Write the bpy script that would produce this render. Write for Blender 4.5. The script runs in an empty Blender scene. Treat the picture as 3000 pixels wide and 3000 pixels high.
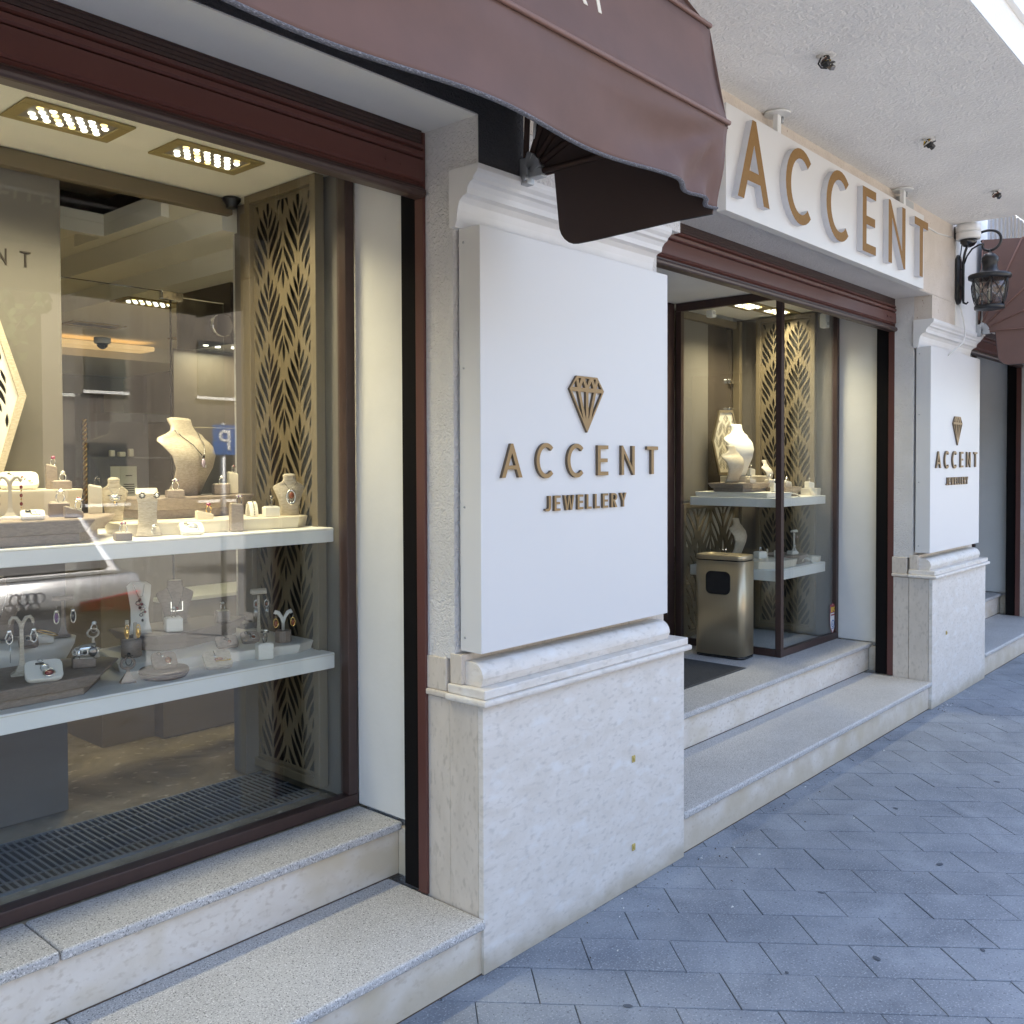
import bpy, bmesh, math, random
from mathutils import Vector, Matrix
random.seed(7)
SC = bpy.context.scene
COL = SC.collection
# ---------------------------------------------------------------- camera
YAW, PITCH, ROLL = 0.84375881, -0.023161585, -0.003722087
FPX, CYPX, CAMH = 2760.0, 1422.52, 1.60
cam = bpy.data.objects.new('camera', bpy.data.cameras.new('camera'))
COL.objects.link(cam)
_f = Vector((math.sin(YAW)*math.cos(PITCH), math.cos(YAW)*math.cos(PITCH), math.sin(PITCH)))
_r = Vector((math.cos(YAW), -math.sin(YAW), 0)); _u = _r.cross(_f)
_c, _s = math.cos(ROLL), math.sin(ROLL)
R_, U_ = _c*_r+_s*_u, -_s*_r+_c*_u
cam.matrix_world = Matrix(((R_.x, U_.x, -_f.x, 0), (R_.y, U_.y, -_f.y, 0), (R_.z, U_.z, -_f.z, CAMH), (0, 0, 0, 1)))
cam.data.sensor_width = 36.0
cam.data.lens = FPX/3000*36
cam.data.shift_y = -(1500-CYPX)/3000
cam.data.clip_start = 0.05; cam.data.clip_end = 300
SC.camera = cam
def proj(P):
    v = Vector(P)-Vector((0, 0, CAMH)); z = v.dot(_f)
    if z < .05: return None
    return 1500+FPX*v.dot(R_)/z, CYPX-FPX*v.dot(U_)/z
# ---------------------------------------------------------------- world, sun, exposure
SUN_EL, SUN_AZ = math.radians(52), math.radians(20)      # the sun stands behind the shop: azimuth from +Y towards +X
w = bpy.data.worlds.new('World'); SC.world = w; w.use_nodes = True
sky = w.node_tree.nodes.new('ShaderNodeTexSky'); sky.sky_type = 'NISHITA'
sky.sun_disc = False; sky.dust_density = 4.0; sky.ozone_density = .35; sky.sun_elevation = SUN_EL; sky.sun_rotation = SUN_AZ
bg = w.node_tree.nodes['Background']; bg.inputs['Strength'].default_value = 0.15
w.node_tree.links.new(sky.outputs['Color'], bg.inputs['Color'])
sun = bpy.data.objects.new('sun', bpy.data.lights.new('sun', 'SUN')); COL.objects.link(sun)
sun.data.energy = 4.0; sun.data.angle = math.radians(.5); sun.data.color = (1, .95, .88)
_d = Vector((math.sin(SUN_AZ)*math.cos(SUN_EL), math.cos(SUN_AZ)*math.cos(SUN_EL), math.sin(SUN_EL)))
sun.rotation_euler = _d.to_track_quat('Z', 'Y').to_euler()
SC.view_settings.view_transform = 'Standard'; SC.view_settings.look = 'None'
SC.view_settings.gamma = 1; SC.view_settings.use_curve_mapping = False
SC.view_settings.exposure = 2.52
SC.cycles.use_denoising = True
SC.cycles.max_bounces = 12; SC.cycles.transparent_max_bounces = 24; SC.cycles.diffuse_bounces = 5
SC.cycles.sample_clamp_indirect = 6; SC.cycles.caustics_reflective = False
# ---------------------------------------------------------------- materials
M = {}
def mat(name, col, rough=.5, metal=0., col2=None, nscale=8., nmix=(.35, .65), ndet=6., stretch=(1, 1, 1), bump=None, bscale=None,
        speck=None, spec=.5, rnd=0., coat=0., ndist=0., bdist=.0, emit=None, world=False, grime=None):
    m = bpy.data.materials.new(name); m.use_nodes = True; nt = m.node_tree; N = nt.nodes; L = nt.links
    p = N['Principled BSDF']; p.inputs['Roughness'].default_value = rough; p.inputs['Metallic'].default_value = metal
    p.inputs['Specular IOR Level'].default_value = spec; p.inputs['Coat Weight'].default_value = coat
    p.inputs['Base Color'].default_value = (*col, 1)
    tc = N.new('ShaderNodeTexCoord'); mp = N.new('ShaderNodeMapping'); mp.inputs['Scale'].default_value = stretch
    if world: tc = N.new('ShaderNodeNewGeometry')            # one continuous grain over all the stones
    VEC = tc.outputs['Position' if world else 'Object']
    L.new(VEC, mp.inputs['Vector'])
    out = None
    if col2 is not None:
        n = N.new('ShaderNodeTexNoise'); n.inputs['Scale'].default_value = nscale; n.inputs['Detail'].default_value = ndet
        n.inputs['Distortion'].default_value = ndist; n.inputs['Roughness'].default_value = .6
        L.new(mp.outputs['Vector'], n.inputs['Vector'])
        r = N.new('ShaderNodeMapRange'); r.inputs['From Min'].default_value = nmix[0]; r.inputs['From Max'].default_value = nmix[1]
        L.new(n.outputs['Fac'], r.inputs['Value'])
        mx = N.new('ShaderNodeMix'); mx.data_type = 'RGBA'
        mx.inputs[6].default_value = (*col, 1); mx.inputs[7].default_value = (*col2, 1)
        L.new(r.outputs['Result'], mx.inputs[0]); out = mx.outputs[2]
    for (sc_, c_, lo, hi) in (speck or []):
        n = N.new('ShaderNodeTexNoise'); n.inputs['Scale'].default_value = sc_; n.inputs['Detail'].default_value = 2.
        L.new(mp.outputs['Vector'], n.inputs['Vector'])
        r = N.new('ShaderNodeMapRange'); r.inputs['From Min'].default_value = lo; r.inputs['From Max'].default_value = hi
        L.new(n.outputs['Fac'], r.inputs['Value'])
        mx = N.new('ShaderNodeMix'); mx.data_type = 'RGBA'
        if out is None: mx.inputs[6].default_value = (*col, 1)
        else: L.new(out, mx.inputs[6])
        mx.inputs[7].default_value = (*c_, 1); L.new(r.outputs['Result'], mx.inputs[0]); out = mx.outputs[2]
    if grime:                                                # ragged dirt splashed up from the paving: (height, colour)
        gp = N.new('ShaderNodeNewGeometry'); sx = N.new('ShaderNodeSeparateXYZ'); L.new(gp.outputs['Position'], sx.inputs[0])
        n = N.new('ShaderNodeTexNoise'); n.inputs['Scale'].default_value = 7; n.inputs['Detail'].default_value = 8; L.new(gp.outputs['Position'], n.inputs['Vector'])
        a = N.new('ShaderNodeMath'); a.operation = 'MULTIPLY_ADD'; a.inputs[1].default_value = -1/grime[0]; a.inputs[2].default_value = .62; L.new(sx.outputs['Z'], a.inputs[0])
        b_ = N.new('ShaderNodeMath'); b_.operation = 'ADD'; L.new(a.outputs[0], b_.inputs[0]); L.new(n.outputs['Fac'], b_.inputs[1])
        r = N.new('ShaderNodeMapRange'); r.inputs['From Min'].default_value = .55; r.inputs['From Max'].default_value = 1.05; r.inputs['To Max'].default_value = .75; L.new(b_.outputs[0], r.inputs['Value'])
        mx = N.new('ShaderNodeMix'); mx.data_type = 'RGBA'; L.new(out, mx.inputs[6]); mx.inputs[7].default_value = (*grime[1], 1); L.new(r.outputs['Result'], mx.inputs[0]); out = mx.outputs[2]
    if rnd:
        oi = N.new('ShaderNodeObjectInfo'); r = N.new('ShaderNodeMapRange')
        r.inputs['To Min'].default_value = 1-rnd; r.inputs['To Max'].default_value = 1+rnd
        L.new(oi.outputs['Random'], r.inputs['Value'])
        hs = N.new('ShaderNodeHueSaturation'); L.new(r.outputs['Result'], hs.inputs['Value'])
        if out is None: hs.inputs['Color'].default_value = (*col, 1)
        else: L.new(out, hs.inputs['Color'])
        out = hs.outputs['Color']
    if out is not None: L.new(out, p.inputs['Base Color'])
    if bump:
        prev = None
        for (sc_, st_) in bump:
            n = N.new('ShaderNodeTexNoise'); n.inputs['Scale'].default_value = sc_; n.inputs['Detail'].default_value = 3.
            n.inputs['Distortion'].default_value = bdist
            L.new(mp.outputs['Vector'] if bscale else VEC, n.inputs['Vector'])
            b = N.new('ShaderNodeBump'); b.inputs['Strength'].default_value = st_; b.inputs['Distance'].default_value = .01
            L.new(n.outputs['Fac'], b.inputs['Height'])
            if prev: L.new(prev.outputs['Normal'], b.inputs['Normal'])
            prev = b
        L.new(prev.outputs['Normal'], p.inputs['Normal'])
    if emit:
        p.inputs['Emission Color'].default_value = (*emit[0], 1); p.inputs['Emission Strength'].default_value = emit[1]
    M[name] = m
    return m
mat('stucco_white', (.69, .67, .65), .85, col2=(.62, .60, .58), nscale=3, bump=[(70, 1.0)], bdist=1.2)
mat('stucco_soffit', (.84, .825, .79), .9, col2=(.77, .755, .725), nscale=2.2, bump=[(55, .8)], bdist=1.0)
mat('stucco_beige', (.64, .57, .50), .9, col2=(.58, .51, .44), nscale=6, bump=[(90, .6)], speck=[(60, (.42, .33, .26), .66, .72)])
mat('stucco_shaded', (.050, .050, .056), .9, bump=[(75, 1.0)], bdist=1.2)  # stucco darkened in colour for the shade under the awning
mat('plaster_smooth', (.76, .75, .72), .7, col2=(.72, .71, .68), nscale=3, bump=[(9, .08), (60, .05)])
mat('moulding_white', (.74, .73, .72), .6, col2=(.69, .68, .66), nscale=5)
mat('panel_white', (.67, .66, .645), .42, bump=[(500, .02), (2.2, .10)])
mat('limestone_front', (.735, .685, .625), .55, col2=(.65, .59, .515), nscale=7, ndet=10, stretch=(1, 1, 2.2), nmix=(.38, .72), ndist=.8,
    speck=[(30, (.585, .54, .485), .53, .72), (9, (.75, .72, .68), .56, .72)], bump=[(60, .05)], world=True, grime=(.16, (.42, .355, .25)))
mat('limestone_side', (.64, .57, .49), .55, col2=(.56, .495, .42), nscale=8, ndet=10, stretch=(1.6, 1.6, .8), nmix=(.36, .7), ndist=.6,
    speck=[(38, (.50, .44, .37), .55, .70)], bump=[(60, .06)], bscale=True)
mat('limestone_riser', (.74, .685, .615), .6, col2=(.64, .57, .485), nscale=6, ndet=10, stretch=(1, 1, 1.5), nmix=(.38, .72), ndist=.8,
    speck=[(42, (.575, .505, .425), .55, .72), (4, (.60, .515, .385), .48, .70)], bump=[(50, .08)], world=True, grime=(.30, (.50, .42, .30)))
mat('granite', (.50, .485, .47), .62, world=True, speck=[(190, (.17, .165, .16), .57, .64), (240, (.76, .74, .72), .57, .66)], col2=(.43, .415, .40), nscale=3, bump=[(200, .06)])
mat('granite_edge', (.55, .54, .53), .5, speck=[(190, (.20, .19, .19), .57, .64), (240, (.75, .74, .73), .56, .66)])
mat('paver_stone', (.265, .285, .315), .74, col2=(.158, .174, .202), nscale=3.2, ndet=12, nmix=(.34, .68), rnd=.045, ndist=.8, world=True,
    speck=[(150, (.35, .365, .385), .57, .68), (110, (.12, .13, .15), .62, .70)], bump=[(120, .10), (14, .05)])
mat('paver_joint', (.13, .138, .15), .9)
mat('pale_concrete', (.24, .235, .22), .9, col2=(.19, .186, .175), nscale=40, bump=[(200, .2)])  # pale concrete, chosen light to bounce sun onto slab and panel
mat('shutter_brown', (.105, .038, .030), .42, col2=(.095, .034, .027), nscale=4, bump=[(30, .03)])
mat('frame_brown', (.055, .030, .025), .42, col2=(.046, .026, .022), nscale=20)
mat('black_gap', (.008, .007, .007), .8, spec=.1)
mat('awning_fabric', (.150, .082, .065), .75, col2=(.128, .072, .058), nscale=5, bump=[(900, .06), (5, .30)], rnd=0)
mat('awning_seam', (.20, .105, .08), .6)
mat('awning_binding', (.10, .10, .115), .85, col2=(.26, .26, .29), nscale=160, nmix=(.5, .62), stretch=(1, 3, 3))
mat('awning_rib', (.050, .030, .024), .75, spec=.2)
mat('galvanised', (.42, .43, .44), .5, .7)
mat('letter_cream', (.74, .66, .52), .6)
mat('sign_gold', (.275, .158, .058), .7, col2=(.245, .138, .05), nscale=60, spec=.2)
mat('letter_return', (.60, .60, .63), .5)
mat('panel_gold', (.30, .185, .07), .5, .2)
mat('panel_gold_side', (.13, .095, .06), .5, .2)
mat('awning_shade', (.040, .024, .021), .8)  # darker copy of the fabric, with the awning's inner shade in its colour
mat('black_metal', (.011, .012, .014), .38, col2=(.018, .019, .022), nscale=30)
mat('white_plastic', (.75, .75, .73), .4)
mat('grey_plastic', (.42, .43, .43), .5)
mat('dark_dome', (.012, .012, .014), .06, coat=.5)
mat('cable_white', (.72, .71, .68), .5)
mat('cable_black', (.02, .02, .02), .5)
mat('cable_brown', (.16, .06, .03), .5)
mat('copper', (.40, .16, .07), .4, .8)
mat('bin_gold', (.52, .44, .30), .40, .85, col2=(.48, .405, .275), nscale=4, stretch=(90, 90, 1.2), bump=[(9, .03)], bscale=True)
mat('bin_black', (.012, .012, .013), .25)
mat('rubber_mat', (.035, .037, .042), .8, col2=(.05, .053, .06), nscale=50)
mat('lattice_gold', (.175, .140, .09), .5, .25)
mat('lattice_back', (.014, .012, .011), .5)
mat('vitrine_wall', (.155, .138, .122), .45, col2=(.145, .129, .114), nscale=3)
mat('partition_taupe', (.155, .142, .124), .6, col2=(.145, .132, .115), nscale=2)
mat('letter_dark', (.03, .022, .018), .4)
mat('shelf_white', (.82, .81, .77), .35)
mat('leather_cream', (.68, .62, .51), .5, bump=[(300, .06)])
mat('leather_white', (.76, .73, .66), .5, bump=[(300, .05)])
mat('leather_taupe', (.31, .25, .205), .5, col2=(.24, .19, .152), nscale=60, stretch=(1, 1, 3), bump=[(150, .18)])
mat('leather_silk', (.56, .49, .385), .42, col2=(.44, .375, .285), nscale=70, stretch=(1, 1, 4), nmix=(.4, .6), bump=[(150, .15)])
mat('leather_brown', (.215, .165, .13), .38)
mat('silver', (.78, .78, .76), .18, 1.)
mat('silver_dark', (.20, .19, .18), .25, 1.)
mat('gold', (.80, .55, .20), .22, 1.)
mat('gem_red', (.20, .012, .016), .06, coat=.6)
mat('gem_amber', (.22, .055, .02), .07, coat=.6)
mat('gem_pink', (.34, .06, .13), .07, coat=.6)
mat('gem_violet', (.15, .06, .20), .07, coat=.6)
mat('gem_lilac', (.50, .40, .50), .12, coat=.5)
mat('gem_clear', (.80, .80, .78), .04, .5, coat=.6)
mat('gem_black', (.015, .013, .013), .05, coat=.6)
mat('gem_yellow', (.50, .36, .05), .08, coat=.5)
mat('paper', (.74, .73, .69), .7)
mat('ink', (.05, .05, .05), .7)
mat('interior_cream', (.66, .61, .50), .7)
mat('ceiling_cream', (.86, .83, .73), .7)
mat('cabinet_dark', (.060, .049, .042), .22, coat=.4)
mat('cabinet_taupe', (.22, .185, .15), .35)
mat('olive_wall', (.26, .225, .15), .6)
mat('coffer_dark', (.05, .045, .038), .6)
mat('marble', (.40, .335, .24), .22, col2=(.22, .18, .125), nscale=2.6, ndet=10, nmix=(.35, .68), ndist=1.5, speck=[(22, (.52, .45, .34), .62, .72)])
mat('grille_metal', (.20, .215, .24), .45, .5)
mat('grille_dark', (.014, .017, .024), .7)
mat('led_white', (1, 1, .9), .5, emit=((1, .97, .80), .9))
mat('led_yellow', (1, .85, .3), .5, emit=((1, .74, .26), .55))
mat('led_frame', (.36, .28, .12), .55, .2)
mat('cove_glow', (.9, .7, .4), .6, emit=((1, .62, .26), .12))
mat('sticker_white', (.80, .80, .80), .5)
mat('sticker_red', (.32, .03, .05), .5)
mat('sticker_yellow', (.85, .65, .06), .5)
mat('sticker_blue', (.04, .14, .40), .5)
mat('car_paint', (.55, .56, .58), .25, .6, coat=1.)
mat('car_glass', (.02, .026, .034), .04, coat=1.)
mat('car_red', (.40, .008, .006), .1, coat=1.)
mat('car_dark', (.02, .02, .022), .5)
mat('chrome', (.8, .8, .8), .08, 1.)
mat('tyre', (.02, .02, .02), .8)
mat('facade_opposite', (.14, .12, .10), .85, col2=(.11, .095, .08), nscale=1.5)
mat('roof_tile', (.15, .11, .09), .8)
mat('window_dark', (.03, .035, .04), .1)
mat('bark', (.10, .07, .05), .9)
mat('leaf_green', (.055, .09, .028), .6, rnd=.0, col2=(.085, .12, .04), nscale=4)
mat('debris', (.10, .07, .045), .9)
mat('stain', (.085, .095, .115), .8)
mat('putty', (.52, .40, .13), .6)
mat('fascia_white', (.80, .80, .80), .7, bump=[(70, .3)])
mat('render_white', (.78, .77, .74), .8)
mat('slat_grey', (.42, .43, .46), .6)
def glass(name, tint, f0):
    m = bpy.data.materials.new(name); m.use_nodes = True; N = m.node_tree.nodes; L = m.node_tree.links
    N.clear(); o = N.new('ShaderNodeOutputMaterial'); mx = N.new('ShaderNodeMixShader')
    t = N.new('ShaderNodeBsdfTransparent'); t.inputs['Color'].default_value = (*tint, 1)
    g = N.new('ShaderNodeBsdfGlossy'); g.inputs['Roughness'].default_value = 0.0; g.inputs['Color'].default_value = (1, 1, 1, 1)
    fr = N.new('ShaderNodeFresnel'); fr.inputs['IOR'].default_value = f0
    ge = N.new('ShaderNodeNewGeometry'); io = N.new('ShaderNodeMapRange')      # leaving the sheet: inverse index, so both faces reflect alike
    io.inputs['To Min'].default_value = f0; io.inputs['To Max'].default_value = 1/f0
    L.new(ge.outputs['Backfacing'], io.inputs['Value']); L.new(io.outputs['Result'], fr.inputs['IOR'])
    L.new(fr.outputs[0], mx.inputs[0]); L.new(t.outputs[0], mx.inputs[1]); L.new(g.outputs[0], mx.inputs[2]); L.new(mx.outputs[0], o.inputs[0])
    M[name] = m
glass('glass', (.97, .985, .975), 1.5)
glass('glass_lamp', (.92, .92, .90), 1.45)
# ---------------------------------------------------------------- mesh builder
class MB:
    def __init__(s): s.v = []; s.f = []; s.m = []; s.sm = []
    def add(s, vs, fs, mi=0, smooth=False):
        b = len(s.v); s.v += [tuple(p) for p in vs]
        for f in fs: s.f.append([b+i for i in f]); s.m.append(mi); s.sm.append(smooth)
        return s
    def box(s, x0, y0, z0, x1, y1, z1, mi=0):
        v = [(x, y, z) for z in (z0, z1) for y in (y0, y1) for x in (x0, x1)]
        return s.add(v, [(0, 2, 3, 1), (4, 5, 7, 6), (0, 1, 5, 4), (2, 6, 7, 3), (0, 4, 6, 2), (1, 3, 7, 5)], mi)
    def loft(s, rings, cap=True, mi=0, smooth=True, closed=True):
        n = len(rings[0]); v = [p for r in rings for p in r]; f = []
        for i in range(len(rings)-1):
            for j in range(n if closed else n-1):
                k = (j+1) % n; f.append((i*n+j, i*n+k, (i+1)*n+k, (i+1)*n+j))
        s.add(v, f, mi, smooth)
        if cap:
            s.add(rings[0], [tuple(range(n))[::-1]], mi); s.add(rings[-1], [tuple(range(n))], mi)
        return s
    def lathe(s, prof, c=(0, 0, 0), n=20, mi=0, sx=1., sy=1., smooth=True):
        rings = [[(c[0]+sx*r*math.cos(2*math.pi*i/n), c[1]+sy*r*math.sin(2*math.pi*i/n), c[2]+z) for i in range(n)] for r, z in prof]
        return s.loft(rings, True, mi, smooth)
    def tube(s, path, r, n=8, mi=0, flat=1.):
        P = [Vector(p) for p in path]; rings = []; up = Vector((0, 0, 1)); last = None
        for i, p in enumerate(P):
            t = (P[min(i+1, len(P)-1)]-P[max(i-1, 0)]).normalized()
            if last is None:
                a = t.cross(up)
                if a.length < .05: a = t.cross(Vector((1, 0, 0)))
            else: a = last-t*last.dot(t)
            a.normalize(); last = a; b = t.cross(a); rr = r[i] if isinstance(r, (list, tuple)) else r
            rings.append([tuple(p+a*rr*math.cos(2*math.pi*k/n)+b*rr*flat*math.sin(2*math.pi*k/n)) for k in range(n)])
        return s.loft(rings, True, mi)
    def extr(s, prof, axis, a, b, mi=0, smooth=False):       # closed 2-D profile pushed along an axis
        def P(q, t): return (t, q[0], q[1]) if axis == 'x' else ((q[0], t, q[1]) if axis == 'y' else (q[0], q[1], t))
        return s.loft([[P(q, a) for q in prof], [P(q, b) for q in prof]], True, mi, smooth)
    def ico(s, c, r, sub=1, mi=0, sc=(1, 1, 1), smooth=True):
        bm = bmesh.new(); bmesh.ops.create_icosphere(bm, subdivisions=sub, radius=r)
        v = [(c[0]+p.co.x*sc[0], c[1]+p.co.y*sc[1], c[2]+p.co.z*sc[2]) for p in bm.verts]
        f = [[q.index for q in g.verts] for g in bm.faces]; bm.free()
        return s.add(v, f, mi, smooth)
    def torus(s, c, R, r, ax='y', n=20, m=8, mi=0, sz=1., a0=0., a1=2*math.pi):
        full = abs(a1-a0-2*math.pi) < 1e-4; N = n if full else n+1; rings = []
        for i in range(N):
            t = a0+(a1-a0)*i/n; rg = []
            for j in range(m):
                p = 2*math.pi*j/m; q = R+r*math.cos(p); h = r*math.sin(p)
                x, y, z = q*math.cos(t), h, q*math.sin(t)*sz
                rg.append({'y': (c[0]+x, c[1]+y, c[2]+z), 'x': (c[0]+y, c[1]+x, c[2]+z), 'z': (c[0]+x, c[1]+z, c[2]+y)}[ax])
            rings.append(rg)
        if full: rings.append(rings[0])
        return s.loft(rings, not full, mi)
    def xf(s, mtx):
        s.v = [tuple(mtx @ Vector(p)) for p in s.v]; return s
    def mesh(s, name, mats, bevel=0, seg=2, wn=True):
        me = bpy.data.meshes.new(name); me.from_pydata(s.v, [], s.f)
        for m in (mats if isinstance(mats, (list, tuple)) else [mats]): me.materials.append(M[m])
        me.polygons.foreach_set('material_index', s.m); me.polygons.foreach_set('use_smooth', s.sm)
        bm = bmesh.new(); bm.from_mesh(me)
        bmesh.ops.remove_doubles(bm, verts=bm.verts, dist=1e-6)
        bmesh.ops.recalc_face_normals(bm, faces=bm.faces)
        if bevel:
            es = [e for e in bm.edges if len(e.link_faces) == 2 and e.calc_face_angle() > .6]
            bmesh.ops.bevel(bm, geom=es, offset=bevel, segments=seg, affect='EDGES', profile=.5, clamp_overlap=True)
        bm.to_mesh(me); bm.free(); me.update()
        return me
    def build(s, name, mats, parent=None, bevel=0, seg=2, loc=None):
        return link(name, s.mesh(name, mats, bevel, seg), parent, loc)
def link(name, me, parent=None, loc=None, rz=0.):
    o = bpy.data.objects.new(name, me); COL.objects.link(o)
    if parent: o.parent = parent
    if loc: o.location = loc
    if rz: o.rotation_euler.z = rz
    return o
def tag(o, label=None, cat=None, group=None, kind=None):
    if label: o['label'] = label
    if cat: o['category'] = cat
    if group: o['group'] = group
    if kind: o['kind'] = kind
    return o
def thing(name, label, cat, loc=(0, 0, 0), rz=0., group=None):
    o = bpy.data.objects.new(name, None); COL.objects.link(o); o.empty_display_size = .1
    o.location = loc; o.rotation_euler.z = rz
    return tag(o, label, cat, group)
def struct(name):
    o = bpy.data.objects.new(name, None); COL.objects.link(o); o['kind'] = 'structure'; return o
def copy_tree(o, parent=None):
    c = o.copy(); COL.objects.link(c)
    if parent: c.parent = parent
    for ch in list(o.children): copy_tree(ch, c)
    return c
def flat(loops, depth, name, mats):
    """2-D loops (outer plus holes) as a plate: local x right, z up, front face at y=0, depth goes back to +y"""
    cu = bpy.data.curves.new(name, 'CURVE'); cu.dimensions = '2D'; cu.fill_mode = 'BOTH'; cu.extrude = depth/2
    for lp in loops:
        sp = cu.splines.new('POLY'); sp.points.add(len(lp)-1); sp.use_cyclic_u = True
        for i, (x, y) in enumerate(lp): sp.points[i].co = (x, y, 0, 1)
    o = bpy.data.objects.new(name, cu); me = bpy.data.meshes.new_from_object(o)
    bpy.data.objects.remove(o); bpy.data.curves.remove(cu)
    for v in me.vertices: v.co = (v.co.x, depth/2-v.co.z, v.co.y)
    me.materials.clear()
    for m in mats: me.materials.append(M[m])
    me.update()
    for p in me.polygons:
        p.material_index = 0 if abs(p.normal.y) > .9 or len(mats) == 1 else 1; p.use_smooth = False
    me.name = name
    return me
# ---------------------------------------------------------------- lettering (height 1)
def glyph(ch, t=.115):
    if ch == 'A':
        w = .74; a = t*.32; s = t*1.05; k = lambda z: s+z*(w/2-a); zb, zt = .24, .24+t*.95
        return w, [[(0, 0), (s, 0), (k(zb), zb), (w-k(zb), zb), (w-s, 0), (w, 0), (w/2+a, 1), (w/2-a, 1)],
                   [(k(zt), zt), (w-k(zt), zt), (w/2, (w/2-s)/(w/2-a))]]
    if ch == 'C':
        rx = .40; c = (rx, .5); A = [math.radians(48+i*264/24) for i in range(25)]
        o = [(c[0]+rx*math.cos(q), c[1]+.51*math.sin(q)) for q in A]; i_ = [(c[0]+(rx-t)*math.cos(q), c[1]+(.51-t)*math.sin(q)) for q in A]
        return .68, [o+i_[::-1]]
    if ch == 'E':
        w = .47; return w, [[(0, 0), (w, 0), (w, t), (t, t), (t, .5-t/2), (w*.93, .5-t/2), (w*.93, .5+t/2), (t, .5+t/2), (t, 1-t), (w, 1-t), (w, 1), (0, 1)]]
    if ch == 'N':
        w = .66; return w, [[(0, 0), (t, 0), (t, .74), (w-t*.55, -.01), (w, -.01), (w, 1), (w-t, 1), (w-t, .27), (t*.55, 1.01), (0, 1.01)]]
    if ch == 'T':
        w = .54; return w, [[(w/2-t/2, 0), (w/2+t/2, 0), (w/2+t/2, 1-t), (w, 1-t), (w, 1), (0, 1), (0, 1-t), (w/2-t/2, 1-t)]]
    if ch == 'J':
        w = .36; o = [(w, 1), (w-t, 1), (w-t, .26)]; r = w-t
        o += [(.0+(r*.5)+(r*.5)*math.cos(q), .26+(.26-t)*math.sin(q)) for q in [math.radians(-20-i*14) for i in range(11)]][:9]
        o += [(-.02, .08)]
        o += [(w/2-.02+(w/2+.02)*math.cos(q), .27+.27*math.sin(q)) for q in [math.radians(238+i*12) for i in range(11)]]
        return w, [o]
    if ch == 'L':
        w = .42; return w, [[(0, 0), (w, 0), (w, t), (t, t), (t, 1), (0, 1)]]
    if ch == 'W':
        w = .94; h = t*1.05
        return w, [[(.20, 0), (.20+h, 0), (w/2, .68), (w-.20-h, 0), (w-.20, 0), (w, 1), (w-h, 1), (w-.20-h*.5, .25), (w/2+h*.4, 1), (w/2-h*.4, 1), (.20+h*.5, .25), (h, 1), (0, 1)]]
    if ch == 'R':
        w = .50; a = [math.radians(90-i*18) for i in range(11)]; rr = .26
        o = [(0, 0), (t, 0), (t, .42), (.20, .42), (w-t*1.2, 0), (w, 0), (.32, .45)]
        o += [(.24+rr*math.cos(q), .73+.27*math.sin(q)) for q in a[::-1]]+[(0, 1)]
        i_ = [(t, .55), (.22, .55)]+[(.24+(rr-t)*math.cos(q), .725+.165*math.sin(q)) for q in a[::-1]]+[(t, .89)]
        return w, [o, i_]
    if ch == 'Y':
        w = .60; h = t*1.1
        return w, [[(w/2-t/2, 0), (w/2+t/2, 0), (w/2+t/2, .42), (w, 1), (w-h, 1), (w/2, .55), (h, 1), (0, 1), (w/2-t/2, .42)]]
    if ch == 'P':
        a = [math.radians(90-i*18) for i in range(11)]; t = .16
        o = [(0, 0), (t, 0), (t, .40), (.28, .40)]+[(.30+.30*math.cos(q), .70+.30*math.sin(q)) for q in a[::-1]]+[(0, 1)]
        i_ = [(t, .54), (.28, .54)]+[(.30+.15*math.cos(q), .70+.16*math.sin(q)) for q in a[::-1]]+[(t, .86)]
        return .6, [o, i_]
    if ch == 'G':
        w, l = glyph('C', t); rx = .40
        A = [math.radians(45+i*262/24) for i in range(25)]
        o = [(rx+rx*math.cos(q), .5+.51*math.sin(q)) for q in A]+[(.78, .5), (.45, .5), (.45, .5-t), (.78-t, .5-t)]
        i_ = [(rx+(rx-t)*math.cos(q), .5+(.51-t)*math.sin(q)) for q in A[:-2]]
        return .78, [o+i_[::-1]]
def letters(parent, spec, y, depth, mats, t=.115):
    """spec: (char, x_left, x_right, z_bottom, z_top); each letter its own part, front face at y"""
    for ch, x0, x1, z0, z1 in spec:
        wd, lp = glyph(ch, t); sx = (x1-x0)/wd; sz = z1-z0
        me = flat([[(p[0]*sx, p[1]*sz) for p in l] for l in lp], depth, 'letter', mats)
        link('letter', me, parent, (x0, y, z0))
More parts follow.
